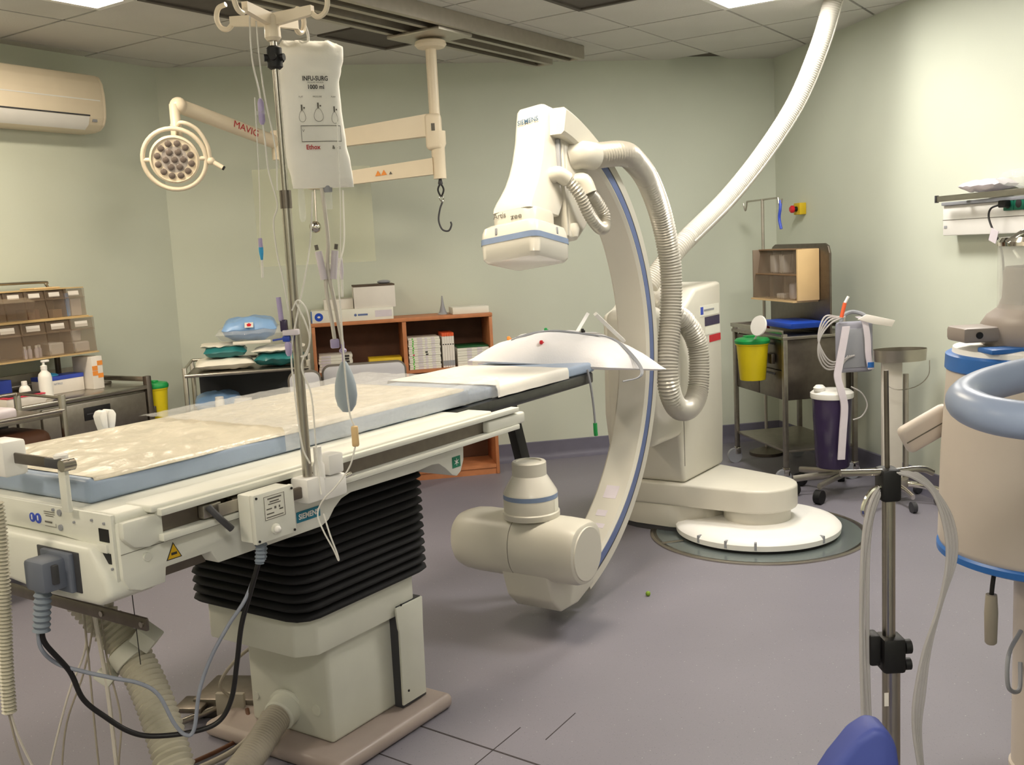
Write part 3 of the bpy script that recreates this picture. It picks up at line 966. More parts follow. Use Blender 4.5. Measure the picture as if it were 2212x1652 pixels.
# blank white label wrapped on the collimator
lb = MB()
n = 10
vs, fs = [], []
for i in range(n + 1):
    a = R(-88 + 46 * i / n)
    for z in (0.499, 0.546):
        vs.append((colc[0] + 0.1088 * math.cos(a), colc[1] + 0.1088 * math.sin(a), z))
for i in range(n):
    fs.append((2 * i, 2 * i + 2, 2 * i + 3, 2 * i + 1))
part('label_plate', lb.add(vs, fs), 'card_pale', col)

# detector head, tilted a little
DET = Vector((1.235, CV, 1.545))
DM = Matrix.Translation(DET) @ Matrix.Rotation(0.17, 4, 'Y') @ Matrix.Rotation(-0.12, 4, 'X')
def rrect(hx, hy, c, n=5):
    P = []
    for (cx, cy, a0) in ((hx - c, hy - c, 0), (-hx + c, hy - c, 90), (-hx + c, -hy + c, 180), (hx - c, -hy + c, 270)):
        for k in range(n):
            a = R(a0 + 90 * k / (n - 1))
            P.append((cx + c * math.cos(a), cy + c * math.sin(a)))
    return P
def loft(secs, M=None, capped=True):
    """secs: list of (list of xy, z)"""
    m = MB()
    k = len(secs[0][0])
    vs = [Vector((p[0], p[1], z)) for P, z in secs for p in P]
    fs = [(i * k + j, i * k + (j + 1) % k, (i + 1) * k + (j + 1) % k, (i + 1) * k + j) for i in range(len(secs) - 1) for j in range(k)]
    if capped:
        fs.append(tuple(range(k))[::-1])
        fs.append(tuple(range((len(secs) - 1) * k, len(secs) * k)))
    m.add(vs, fs)
    if M:
        m.xf(M)
    return m
H = 0.128
det = part('detector', loft([(rrect(H - 0.03, H - 0.03, 0.02), -0.082), (rrect(H - 0.012, H - 0.012, 0.03), -0.080), (rrect(H, H, 0.034), -0.066), (rrect(H + 0.003, H + 0.003, 0.034), 0.0), (rrect(H, H, 0.034), 0.032), (rrect(H - 0.006, H - 0.006, 0.034), 0.052), (rrect(H - 0.022, H - 0.022, 0.03), 0.062)], DM), 'cream_gloss', car)
part('blue_band', loft([(rrect(H + 0.0042, H + 0.0042, 0.034), -0.012), (rrect(H + 0.0042, H + 0.0042, 0.034), 0.010)], DM, False), 'stripe_light', det)
m = MB()
for (x, y, sx, sy) in ((-H - 0.001, 0.045, 0.006, 0.010), (0.03, -H - 0.001, 0.010, 0.006)):
    m2 = MB().box(x - sx / 2, x + sx / 2, y - sy / 2, y + sy / 2, 0.018, 0.044, 0.002)
    m2.xf(DM)
    part('indicator', m2, 'plastic_grey', det)
nk = part('neck', loft([(rrect(0.098, 0.098, 0.05), 0.060), (rrect(0.098, 0.098, 0.05), 0.104), (rrect(0.090, 0.092, 0.045), 0.118)], DM), 'cream', det)
def on_det(x, y, z):
    return DM @ Vector((x, y, z))
xd = (DM.to_3x3() @ Vector((0, -1, 0)))
zd = (DM.to_3x3() @ Vector((0, 0, 1)))
part('model_lettering', text_on('Artis', 0.030, on_det(-0.1000, 0.045, 0.096), xd, zd, bold=0.0002, sx=0.95), 'grey_ink', nk, smooth=False)
part('model_lettering', text_on('zee', 0.030, on_det(-0.1000, -0.030, 0.082), xd, zd, bold=0.0002, sx=1.25), 'grey_ink', nk, smooth=False)
# head column: curved front
secs = []
for (z, x0, hw) in ((0.112, -0.094, 0.088), (0.130, -0.090, 0.087), (0.155, -0.074, 0.084), (0.19, -0.046, 0.080), (0.23, -0.016, 0.077), (0.28, 0.012, 0.074), (0.34, 0.038, 0.072), (0.42, 0.062, 0.070), (0.52, 0.080, 0.068), (0.55, 0.085, 0.066), (0.563, 0.092, 0.060)):
    x1 = 0.20 if z > 0.2 else 0.13 + 0.07 * (z - 0.112) / 0.088
    cx = (x0 + x1) / 2
    P = [(cx + p[0], p[1]) for p in rrect((x1 - x0) / 2, hw, 0.018, 4)]
    secs.append((P, z))
hd = part('detector_column', loft(secs, DM), 'cream_gloss', car)
part('brand_lettering', text_on('SIEMENS', 0.0265, on_det(0.0690, 0.0, 0.500), xd, zd, bold=0.00035, sx=1.0), 'siemens_ink', hd, smooth=False)
m = MB().box(0.155, 0.170, -0.086, -0.066, 0.25, 0.43, 0.004); m.xf(DM)
sr = part('slide_rail', m, 'plastic_grey', hd)
m = MB().box(0.172, 0.190, -0.092, -0.064, 0.04, 0.45, 0.004); m.xf(DM)
part('slide_cover', m, 'cream', hd)
# carriage that joins the column to the C
pr = [(0.185, 0.03), (0.185, 0.545), (0.21, 0.555), (0.27, 0.52), (0.33, 0.44), (0.37, 0.34), (0.38, 0.22), (0.33, 0.10), (0.25, 0.03)]
m = MB().prism(pr, 'xz', -0.095, 0.095, 0.02, 3); m.xf(DM)
cg = part('carriage', m, 'cream', car)
m = MB().lathe([(0.0001, 0), (0.035, 0.0), (0.035, 0.02), (0.018, 0.05), (0.0001, 0.055)], (0.225, -0.075, 0.085), (0, -0.3, -1), 20); m.xf(DM)
part('carriage_knob', m, 'cream', cg)
# hose elbows
m = MB().tube([on_det(0.25, -0.07, 0.375), on_det(0.28, -0.115, 0.385), on_det(0.35, -0.135, 0.39)], 0.056, n=20)
part('hose_collar', m, 'cream', cg)
m = MB().tube([on_det(0.11, -0.06, 0.27), on_det(0.115, -0.098, 0.275), on_det(0.15, -0.118, 0.255)], 0.031, n=18)
part('hose_elbow', m, 'cream', hd)
m = MB().tube([on_det(0.27, -0.07, 0.275), on_det(0.285, -0.115, 0.275), on_det(0.30, -0.13, 0.225)], 0.034, n=18)
part('hose_elbow', m, 'cream', cg)
# corrugated hoses
hp = [on_det(0.345, -0.135, 0.39), (1.80, -0.115, 1.897), (1.93, -0.105, 1.875), (2.10, -0.09, 1.79), (2.25, -0.08, 1.62), (2.325, -0.08, 1.40), (2.31, -0.08, 1.17), (2.25, -0.085, 0.96), (2.25, -0.09, 0.83), (2.32, -0.09, 0.735), (2.42, -0.09, 0.70), (2.53, -0.085, 0.715), (2.61, -0.08, 0.79), (2.64, -0.07, 0.98), (2.58, -0.04, 1.11), (2.50, 0.02, 1.19), (2.62, 0.12, 1.22)]
part('corrugated_hose', MB().tube(hp, 0.050, n=24, corr=(0.0034, 0.0145)), 'hose_silver', car, label='silver grey corrugated hose looping beside the stand')
sp = [on_det(0.145, -0.118, 0.259), on_det(0.19, -0.145, 0.20), on_det(0.255, -0.15, 0.125), on_det(0.335, -0.15, 0.085), on_det(0.40, -0.14, 0.105), on_det(0.41, -0.135, 0.155), on_det(0.36, -0.13, 0.205), on_det(0.305, -0.13, 0.23)]
part('corrugated_hose', MB().tube(sp, 0.023, n=18, corr=(0.0024, 0.0125)), 'hose_silver', car)

# stand column
SV = 0.03
m = MB().prism([(2.66, 0.27), (3.18, 0.27), (3.195, 0.5), (3.195, 1.29), (3.10, 1.285), (2.86, 1.27), (2.72, 1.18), (2.62, 1.15), (2.60, 0.62), (2.64, 0.40)], 'xz', SV, SV + 0.43, 0.02, 3)
st = part('stand_column', m, 'cream', car)
part('stand_head', MB().box(2.30, 2.66, SV - 0.01, SV + 0.25, 0.52, 1.20, 0.05, 4), 'cream', car)
part('stand_seam', MB().box(2.662, 2.666, SV - 0.0015, SV, 0.36, 0.62), 'grey_ink', st, smooth=False)
m = MB().tube([(2.95, 0.30, 1.26), (2.95, 0.30, 1.31), (2.88, 0.30, 1.345), (2.80, 0.30, 1.35)], 0.035, n=16)
part('cable_dome', m, 'cream_gloss', st)
# paper stickers on the side
ys = SV - 0.0015
for (u0, u1, z0, z1, mt) in ((2.90, 3.16, 1.115, 1.172, 'card_pale'), (2.965, 3.165, 1.060, 1.108, 'purple_dark'), (2.965, 3.165, 1.012, 1.055, 'card_pale'), (3.02, 3.175, 0.968, 1.006, 'red_ink')):
    part('sticker', MB().box(u0, u1, ys, SV + 0.001, z0, z1), mt, st, smooth=False)
m = MB()
for (u0, u1, z0, z1) in ((2.91, 2.945, 1.125, 1.165), (2.955, 3.09, 1.14, 1.15)):
    m.box(u0, u1, ys - 0.001, ys, z0, z1)
    part('sticker_print', m, 'blue_box' if u0 < 2.95 else 'plastic_grey', st, smooth=False)
    m = MB()
# swivelling base link and floor disc
use(WF)
Aw = TF.M @ Vector((2.93, 0.27, 0))
Bw = Vector((1.235, 5.09, 0))
d = (Bw - Aw).normalized()
q = Vector((-d.y, d.x, 0))
def stadium(A, B, r0, r1, n=14):
    P = []
    dd = (B - A).normalized()
    a0 = math.atan2(dd.y, dd.x)
    for k in range(n + 1):
        a = a0 - math.pi / 2 + math.pi * k / n
        P.append((B.x + r1 * math.cos(a), B.y + r1 * math.sin(a)))
    for k in range(n + 1):
        a = a0 + math.pi / 2 + math.pi * k / n
        P.append((A.x + r0 * math.cos(a), A.y + r0 * math.sin(a)))
    return P
lk = part('base_link', MB().prism(stadium(Aw, Bw, 0.30, 0.205), 'xy', 0.148, 0.268, 0.014, 3), 'cream', car)
Cw = Aw.lerp(Bw, 0.25)
part('base_underside', MB().prism(stadium(Aw, Cw, 0.285, 0.27), 'xy', 0.03, 0.150, 0.006), 'cream', lk)
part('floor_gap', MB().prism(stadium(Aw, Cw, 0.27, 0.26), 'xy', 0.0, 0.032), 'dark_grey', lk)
part('pivot_hub', MB().lathe([(0.17, 0.06), (0.17, 0.15)], Bw, (0, 0, 1), 40), 'cream', lk)
dc = part('base_disc', MB().lathe([(0.40, 0.018), (0.415, 0.024), (0.418, 0.05), (0.405, 0.064), (0.36, 0.076), (0.17, 0.085), (0.0001, 0.085)], Bw, (0, 0, 1), 96), 'plastic_white', car)
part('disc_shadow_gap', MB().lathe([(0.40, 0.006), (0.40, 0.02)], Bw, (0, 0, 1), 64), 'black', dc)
for deg in (213, 235, 255, 305):
    a = R(deg)
    M_ = Matrix.Translation(Bw) @ Matrix.Rotation(a, 4, 'Z')
    m = MB().box(0.375, 0.4195, -0.006, 0.006, 0.03, 0.0665); m.xf(M_)
    part('angle_mark', m, 'plastic_grey', dc, smooth=False)
fp = part('floor_plate', MB().lathe([(0.55, 0.0), (0.545, 0.005), (0.52, 0.007), (0.3, 0.0075), (0.02, 0.0075)], Bw, (0, 0, 1), 96), 'floor_disc', car)
part('plate_rim', MB().lathe([(0.552, 0.0), (0.552, 0.006), (0.537, 0.009), (0.534, 0.007)], Bw, (0, 0, 1), 96), 'steel', fp)
M_ = Matrix.Translation(Bw) @ Matrix.Rotation(R(195), 4, 'Z')
m = MB().box(0.42, 0.535, -0.012, 0.012, 0.007, 0.012, 0.002); m.xf(M_)
part('plate_strap', m, 'steel', fp)

# cable conduit from the ceiling to the stand
use(TF)
cp = [(2.70, 0.22, 1.30), (2.78, 0.17, 1.40), (2.898, 0.10, 1.518), (3.236, 0.0, 1.731), (3.492, -0.12, 1.98), (3.663, -0.25, 2.256), (3.737, -0.36, 2.55), (3.766, -0.43, 2.79)]
ho = thing('cable_conduit', 'thick white hose running from the ceiling down to the X-ray stand', 'hose', (3.766, -0.43, 2.78))
part('hose', MB().tube(cp, 0.052, n=24, corr=(0.0011, 0.012)), 'hose_white', ho)
part('seam_strip', MB().tube([(p[0] + 0.002, p[1] - 0.053, p[2] - 0.005) for p in cp[2:]], 0.006, n=6), 'hose_white', ho)
# ================================================================== ceiling lamp with its two arms
use(WF)
PO = TF.M @ Vector((2.49, 1.40, 0))            # pole axis
lam = thing('ceiling_lamp_column', 'cream ceiling column carrying two swing arms', 'lamp column', (PO.x, PO.y, CEIL - 0.08))
part('ceiling_plate', MB().cbox((PO.x, PO.y - 0.03, CEIL - 0.095), (0.30, 0.36, 0.018), R(55.7), 0.004), 'alu', lam)
part('cover', MB().lathe([(0.03, 2.632), (0.075, 2.640), (0.088, 2.655), (0.084, 2.672), (0.06, 2.684), (0.045, 2.686)], (PO.x, PO.y, 0), (0, 0, 1), 36), 'lamp_cream', lam)
part('pole', MB().cyl((PO.x, PO.y, 2.05), (PO.x, PO.y, 2.65), 0.030, n=24), 'lamp_cream', lam)
# hubs
EL = Vector((-1.332, 6.2, 2.19))               # elbow of the upper arm
EL2 = Vector((-1.07, 5.93, 1.955))
def arm(a, b, w, h, h2=None):
    """box section arm, deeper at its start"""
    a, b = Vector(a), Vector(b)
    d = (b - a)
    L = d.length
    q = Vector((0, 0, 1)).cross(d.normalized()).normalized() * w / 2
    h2 = h2 or h
    z0, z1 = Vector((0, 0, h / 2)), Vector((0, 0, h2 / 2))
    m = MB()
    m.add([a - q - z0, a + q - z0, a + q + z0, a - q + z0, b - q - z1, b + q - z1, b + q + z1, b - q + z1],
          [(0, 3, 2, 1), (4, 5, 6, 7), (0, 1, 5, 4), (1, 2, 6, 5), (2, 3, 7, 6), (3, 0, 4, 7)])
    return m
hb = part('upper_hub', MB().box(PO.x - 0.055, PO.x + 0.035, PO.y - 0.045, PO.y + 0.045, 2.09, 2.285, 0.02, 3), 'lamp_cream', lam)
part('upper_arm', arm((PO.x - 0.03, PO.y, 2.225), EL, 0.055, 0.12, 0.075), 'lamp_cream', lam)
part('lower_hub', MB().lathe([(0.036, 1.93), (0.036, 2.10), (0.045, 2.12), (0.045, 2.19)], (PO.x + 0.01, PO.y, 0), (0, 0, 1), 28), 'lamp_cream', lam)
part('lower_arm', arm((PO.x - 0.02, PO.y, 2.0), EL2, 0.05, 0.09, 0.07), 'lamp_cream', lam)
for (t, z, e) in ((0.33, 0.0, EL), (0.42, 0.0, EL2)):
    s0 = Vector((PO.x, PO.y, 2.225 if e is EL else 2.0))
    c = s0.lerp(e, t)
    d = (e - s0).normalized()
    q = Vector((0, 0, 1)).cross(d).normalized() * 0.0305
    if q.y > 0: q = -q
    o = c + q
    for k, (dx, mt) in enumerate(((0.0, 'orange_box'), (0.035, 'orange_box'), (-0.04, 'grey_ink'))):
        w = 0.018 if k < 2 else 0.010
        t3 = MB().add([o + d * (dx - w), o + d * (dx + w), o + d * dx + Vector((0, 0, 0.03 if k < 2 else 0.016))], [(0, 1, 2)])
        t3.v = [p - Vector((0, 0, 0.012)) for p in t3.v]
        part('warning_sticker', t3, mt, lam, smooth=False)
# serial print on hub
part('hub_print', MB().box(PO.x - 0.02, PO.x + 0.0, PO.y - 0.0465, PO.y - 0.0455, 2.19, 2.23), 'grey_ink', hb, smooth=False)

# surgical lamp on a spring arm
JT = Vector((-1.72, 5.6, 2.375))
sl_ = thing('surgical_lamp', 'small round surgical lamp with many LED lenses on a spring arm', 'surgical lamp', (-1.74, 5.5, 1.93))
part('elbow', MB().cyl(EL + Vector((0, 0, -0.07)), EL + Vector((0, 0, 0.10)), 0.038, n=24), 'lamp_cream', sl_)
sa = part('spring_arm', MB().tube([EL + Vector((0, 0, 0.03)), JT], lambda t: 0.042 - 0.002 * t, n=20, raw=True, flat=0.8), 'lamp_cream', sl_)
part('knuckle', MB().ball(JT, 0.046), 'lamp_cream', sl_)
ad = (EL - JT).normalized()
qn = Vector((0, 0, 1)).cross(ad).normalized()
if qn.y > 0: qn = -qn
uz = ad.cross(qn)
if uz.z < 0: uz = -uz
o = JT.lerp(EL + Vector((0, 0, 0.03)), 0.62) + qn * 0.0345
part('arm_lettering', text_on('MAVIG', 0.055, o, ad, uz, bold=0.0, sx=1.15), 'red_ink', sa, smooth=False)
kx = Vector((-1.735, 5.575, 0))
part('swivel', MB().lathe([(0.026, 2.20), (0.030, 2.22), (0.030, 2.275), (0.027, 2.28), (0.027, 2.38)], kx, (0, 0, 1), 24), 'lamp_cream', sl_)
# yoke and head, turned to the viewer
LC = Vector((-1.735, 5.50, 2.085))
nrm = Vector((0.18, -0.93, -0.30)).normalized()
hx = Vector((0, 0, 1)).cross(nrm).normalized()
hy = nrm.cross(hx)
if hy.z < 0: hy = -hy
HM = Matrix(((hx.x, hy.x, nrm.x, LC.x), (hx.y, hy.y, nrm.y, LC.y), (hx.z, hy.z, nrm.z, LC.z), (0, 0, 0, 1)))
if hx.x < 0:
    pass
def hp_(x, y, z=0.0):
    return HM @ Vector((x, y, z))
sgn = 1 if (HM.to_3x3() @ Vector((1, 0, 0))).x > 0 else -1
m = MB().tube([hp_(0.162 * math.cos(R(a)), 0.162 * math.sin(R(a))) for a in range(0, 360, 10)], 0.0125, n=10, smooth=1, closed=True)
part('guard_ring', m, 'lamp_cream', sl_)
m = MB().lathe([(0.075, -0.045), (0.112, -0.03), (0.128, 0.0), (0.128, 0.012), (0.118, 0.018), (0.116, 0.010)], n=40); m.xf(HM)
hs = part('lamp_housing', m, 'lamp_cream', sl_)
m = MB().lathe([(0.116, 0.009), (0.0001, 0.0115)], n=40); m.xf(HM)
part('lens_plate', m, 'lens', hs)
spots = [(0, 0)] + [(0.045 * math.cos(R(a)), 0.045 * math.sin(R(a))) for a in range(0, 360, 60)] + [(0.088 * math.cos(R(a)), 0.088 * math.sin(R(a))) for a in range(15, 375, 30)]
led_me = None
for (x, y) in spots:
    m = MB().lathe([(0.0175, 0.0), (0.0175, 0.004), (0.012, 0.008), (0.0001, 0.009)], n=12); m.shift(x, y, 0.011); m.xf(HM)
    part('led_lens', m, 'lens_dark', hs)
for a in (0, 180):
    m = MB().cyl((0.125 * math.cos(R(a)), 0.125 * math.sin(R(a)), 0), (0.162 * math.cos(R(a)), 0.162 * math.sin(R(a)), 0), 0.012); m.xf(HM)
    part('ring_spoke', m, 'lamp_cream', hs)
yk = [kx + Vector((0, 0, 2.21)), hp_(sgn * 0.05, 0.19), hp_(sgn * 0.13, 0.155), hp_(sgn * 0.175, 0.07), hp_(sgn * 0.182, -0.01)]
part('yoke', MB().tube(yk, 0.011, n=10), 'lamp_cream', sl_)
hl = part('handle_joint', MB().ball(hp_(sgn * 0.185, -0.015), 0.022), 'lamp_cream', sl_)
part('handle', MB().cyl(hp_(sgn * 0.185, -0.015), hp_(sgn * 0.245, -0.05, 0.02), 0.013), 'lamp_cream', hl)
part('handle_tip', MB().cyl(hp_(sgn * 0.245, -0.05, 0.02), hp_(sgn * 0.252, -0.054, 0.022), 0.0115), 'black', hl)

# lead glass shield on the lower arm
sh = thing('lead_glass_shield', 'clear yellowish lead acrylic shield hanging from the lower swing arm', 'radiation shield', (-1.09, 5.9, 1.48))
m = MB()
def shp(s, t):
    x = -1.42 + 0.66 * s
    return Vector((x, 5.86 + 0.10 * s, 1.49 + 0.55 * t))
m.grid(shp, 10, 6)
n0 = len(m.v)
m.v += [p + Vector((0, 0.012, 0)) for p in m.v[:n0]]
m.f += [tuple(i + n0 for i in f[::-1]) for f in m.f]
part('pane', m, 'shield', sh)
part('hanger_rod', MB().cyl((-1.07, 5.84, 1.72), EL2 + Vector((0, -0.06, 0.0)), 0.006, n=10), 'steel', sh)
part('ball_joint', MB().ball((-1.07, 5.80, 1.70), 0.034, 20, 14), 'chrome', sh)
part('bracket', MB().box(-1.11, -1.03, 5.84, 5.96, 1.915, 2.0, 0.01), 'lamp_cream', sh)

# spring hook below the column
hk = thing('spring_hook', 'dark carabiner and wire loop hanging under the lamp column', 'hook', (PO.x + 0.01, PO.y, 1.64))
x0, y0 = PO.x + 0.01, PO.y
part('swivel', MB().lathe([(0.01, 1.895), (0.014, 1.905), (0.008, 1.93)], (x0, y0, 0)), 'dark_grey', hk)
part('snap_link', MB().tube([(x0, y0, 1.90), (x0 + 0.016, y0, 1.87), (x0, y0, 1.835), (x0 - 0.016, y0, 1.87)], 0.005, n=8, closed=True), 'black', hk)
part('ring', MB().tube([(x0, y0, 1.84), (x0 + 0.012, y0, 1.822), (x0 + 0.006, y0, 1.80), (x0 - 0.010, y0, 1.822)], 0.004, n=8, closed=True), 'chrome', hk)
part('hook', MB().tube([(x0 + 0.004, y0, 1.80), (x0 - 0.012, y0, 1.76), (x0 - 0.022, y0, 1.70), (x0 - 0.005, y0, 1.65), (x0 + 0.03, y0, 1.64), (x0 + 0.048, y0, 1.67), (x0 + 0.045, y0, 1.69)], 0.005, n=8), 'dark_grey', hk)

# ================================================================== drip stand clamped on the table, with the pressure infusion bag
use(TF)
PX, PY = -0.245, -0.235
iv = thing('drip_stand', 'steel drip pole with cream four-hook top clamped to the table rail', 'drip stand', (PX, PY, 0.86))
part('lower_pole', MB().cyl((PX, PY, 0.93), (PX, PY, 1.70), 0.0125, n=16), 'steel', iv)
part('pole_collar', MB().cyl((PX, PY, 1.655), (PX, PY, 1.70), 0.0148, n=16), 'steel_dark', iv)
part('upper_pole', MB().cyl((PX, PY, 1.68), (PX, PY, 2.07), 0.0085, n=16), 'steel', iv)
kn = part('height_knob', MB().lathe([(0.013, 1.995), (0.019, 2.0), (0.019, 2.045), (0.013, 2.05)], (PX, PY, 0), (0, 0, 1), 16), 'black', iv)
m = MB()
for a in range(0, 360, 72):
    m = MB().cyl((PX + 0.017 * math.cos(R(a)), PY + 0.017 * math.sin(R(a)), 2.022), (PX + 0.026 * math.cos(R(a)), PY + 0.026 * math.sin(R(a)), 2.022), 0.009, n=10)
    part('knob_lobe', m, 'black', kn)
tp = part('hook_head', MB().lathe([(0.014, 2.062), (0.020, 2.07), (0.018, 2.12), (0.014, 2.125)], (PX, PY, 0), (0, 0, 1), 16), 'lamp_cream', iv)
def hook(ang, L=0.115):
    c, s = math.cos(R(ang)), math.sin(R(ang))
    def q(r, z): return (PX + c * r, PY + s * r, z)
    a = part('hook_arm', arm(q(0.005, 2.112), q(L, 2.122), 0.016, 0.030, 0.022), 'lamp_cream', tp)
    part('hook_loop', MB().tube([q(L - 0.006, 2.118), q(L + 0.012, 2.105), q(L + 0.032, 2.112), q(L + 0.042, 2.135), q(L + 0.034, 2.158), q(L + 0.012, 2.165)], 0.0065, n=8), 'lamp_cream', a)
for a in (15, 105, 195, 285):
    hook(a)
# rail clamp and cup holders
cl = part('rail_clamp', MB().box(PX - 0.03, PX + 0.035, PY - 0.028, -0.20, 0.90, 0.965, 0.006), 'plastic_white', iv)
part('clamp_body', MB().box(PX + 0.035, PX + 0.125, PY - 0.02, -0.205, 0.892, 0.952, 0.008), 'plastic_white', cl)
part('clamp_block', MB().box(PX + 0.06, PX + 0.115, PY - 0.022, -0.20, 0.955, 1.01, 0.006), 'plastic_white', cl)
part('holder_tube', MB().lathe([(0.016, 0.955), (0.016, 0.99), (0.011, 1.0), (0.011, 1.04)], (PX + 0.03, PY - 0.012, 0)), 'plastic_white', cl)
part('clamp_bolt', MB().cyl((PX + 0.12, PY - 0.005, 0.935), (PX + 0.155, PY - 0.005, 0.94), 0.006, n=10), 'chrome', cl)
part('clamp_bar', MB().box(PX - 0.075, PX - 0.03, PY - 0.008, PY + 0.004, 0.915, 0.945, 0.003), 'steel_dark', cl)

# pressure infusion bag, hanging square to the room
BGF = Frame((-0.487, 2.735), 73)
use(BGF)
BYc = 0.0
bag = thing('pressure_bag', 'white pressure infusion cuff bag hanging from the drip stand hook', 'infusion bag', (0, 0, 1.71))
def bag_prof(t):
    """left and right edge offsets and half depth along the height t (0 bottom, 1 top)"""
    pts = [(0.0, 0.068, 0.093, 0.010), (0.06, 0.070, 0.092, 0.026), (0.18, 0.078, 0.088, 0.036), (0.3, 0.084, 0.080, 0.040), (0.55, 0.090, 0.074, 0.040), (0.72, 0.086, 0.072, 0.038), (0.80, 0.082, 0.080, 0.038), (0.88, 0.084, 0.088, 0.038), (0.95, 0.082, 0.090, 0.028), (1.0, 0.066, 0.072, 0.005)]
    for a, b in zip(pts[:-1], pts[1:]):
        if t <= b[0]:
            k = (t - a[0]) / (b[0] - a[0])
            k = k * k * (3 - 2 * k)
            return [a[i] + (b[i] - a[i]) * k for i in (1, 2, 3)]
    return pts[-1][1:]
BZ0, BZ1 = 1.712, 2.088
BC = 0.0
def bag_pt(t, a):
    l, r_, d = bag_prof(t)
    c, s = math.cos(a), math.sin(a)
    x = (r_ if c > 0 else l) * (abs(c) ** 0.7) * (1 if c > 0 else -1)
    y = d * (abs(s) ** 0.8) * (1 if s > 0 else -1)
    crk = 0.0025 * mnoise.noise(Vector((x * 40, t * 14, s)))
    sc_ = 0.004 * math.cos(t * 0) * 0
    z = BZ0 + (BZ1 - BZ0) * t
    if t > 0.93:
        z += 0.004 * math.sin(x * 160)
    return Vector((BC + x, BYc + y + crk, z))
m = MB()
NT, NA = 44, 48
vs = [bag_pt(i / NT, 2 * math.pi * j / NA) for i in range(NT + 1) for j in range(NA)]
fs = [(i * NA + j, i * NA + (j + 1) % NA, (i + 1) * NA + (j + 1) % NA, (i + 1) * NA + j) for i in range(NT) for j in range(NA)]
fs += [tuple(range(NA))[::-1], tuple(range(NT * NA, (NT + 1) * NA))]
bg = part('cuff', m.add(vs, fs), 'bag_cloth', bag, ang=60)
def bag_front(x, z):
    """front surface depth of the bag at x from its centre, height z"""
    t = (z - BZ0) / (BZ1 - BZ0)
    l, r_, d = bag_prof(min(1, max(0, t)))
    c = min(0.999, abs(x) / (r_ if x > 0 else l)) ** (1 / 0.7)
    return BYc - d * (math.sqrt(max(0, 1 - c * c)) ** 0.8) - 0.0035
def on_bag(mb2, x, z):
    """lay flat lettering (xy) on the curved front"""
    mb2.v = [Vector((BC + x + p.x, bag_front(x + p.x, z + p.y), z + p.y)) for p in mb2.v]
    return mb2
def bprint(s, size, x, z, mt, bold=0.0, sx=1.0):
    part('lettering', on_bag(text_mb(s, size, 'CENTER', bold, sx), x, z), mt, bg, smooth=False)
OX = 0.006
bprint('INFU-SURG', 0.0165, OX, 1.988, 'black_ink', 0.0003, 0.80)
bprint('PRESSURE INFUSOR', 0.0048, OX, 1.978, 'grey_ink')
bprint('1000 ml', 0.0150, OX, 1.9665, 'black_ink', 0.0003, 0.9)
def oval(cx, cz, rx, rz, w=0.0006, n=28, egg=0.0):
    m = MB()
    vs, fs = [], []
    for i in range(n):
        a = 2 * math.pi * i / n
        kx_ = 1 + egg * math.sin(a) * -1
        for k in (0, w):
            vs.append(Vector(((rx - k) * math.cos(a) * kx_, (rz - k) * math.sin(a), 0)))
    for i in range(n):
        j = (i + 1) % n
        fs.append((2 * i, 2 * j, 2 * j + 1, 2 * i + 1))
    m.add(vs, fs)
    return on_bag(m, cx, cz)
for (x, z, rx, rz, tx, w_) in ((-0.034, 1.893, 0.0085, 0.0150, 'FLAT', 0.8), (0.008, 1.896, 0.0120, 0.0170, 'PRESSURE', 0.9), (0.050, 1.889, 0.0085, 0.0150, 'PUMP', 0.8)):
    part('diagram', oval(x, z, rx, rz, 0.0009, egg=0.25), 'grey_ink', bg, smooth=False)
    m = MB().add([(-0.002, 0, 0), (0.002, 0, 0), (0.002, 0.014, 0), (-0.002, 0.014, 0)], [(0, 1, 2, 3)])
    part('diagram', on_bag(m, x, z + rz), 'grey_ink', bg, smooth=False)
    m = MB().add([(0.004, 0, 0), (0.008, 0, 0), (0.008, 0.004, 0), (0.004, 0.004, 0)], [(0, 1, 2, 3)])
    part('diagram', on_bag(m, x, z + rz + 0.004), 'grey_ink', bg, smooth=False)
    bprint(tx, 0.0060, x, 1.942, 'grey_ink', 0.0, w_)
# write-on box outline
m = MB()
for (a, b, c, d_) in ((-0.040, 0.064, 1.868, 1.8695), (-0.040, 0.064, 1.828, 1.8295), (-0.040, -0.0388, 1.8295, 1.868), (0.0628, 0.064, 1.8295, 1.868)):
    k = 12 if b - a > 0.05 else 1
    for i in range(k):
        x0_, x1_ = a + (b - a) * i / k, a + (b - a) * (i + 1) / k
        m.add([(x0_, c, 0), (x1_, c, 0), (x1_, d_, 0), (x0_, d_, 0)], [(0, 1, 2, 3)])
m.v = [Vector((BC + p.x, bag_front(p.x, p.y), p.y)) for p in m.v]
part('write_on_box', m, 'grey_ink', bg, smooth=False)
bprint('V', 0.010, -0.034, 1.856, 'grey_ink')
bprint('Ethox', 0.0165, -0.012, 1.814, 'red_ink', 0.0003, 0.92)
bprint('CE', 0.0095, 0.056, 1.8115, 'grey_ink', 0.0, 0.9)
bprint('&', 0.0125, 0.041, 1.813, 'grey_ink', 0.0003, 0.9)
part('hanging_loop', MB().tube([(0.0, 0, 2.082), (0.0, -0.002, 2.11), (-0.012, 0.0, 2.15)], 0.0035, n=8), 'plastic_white', bag)
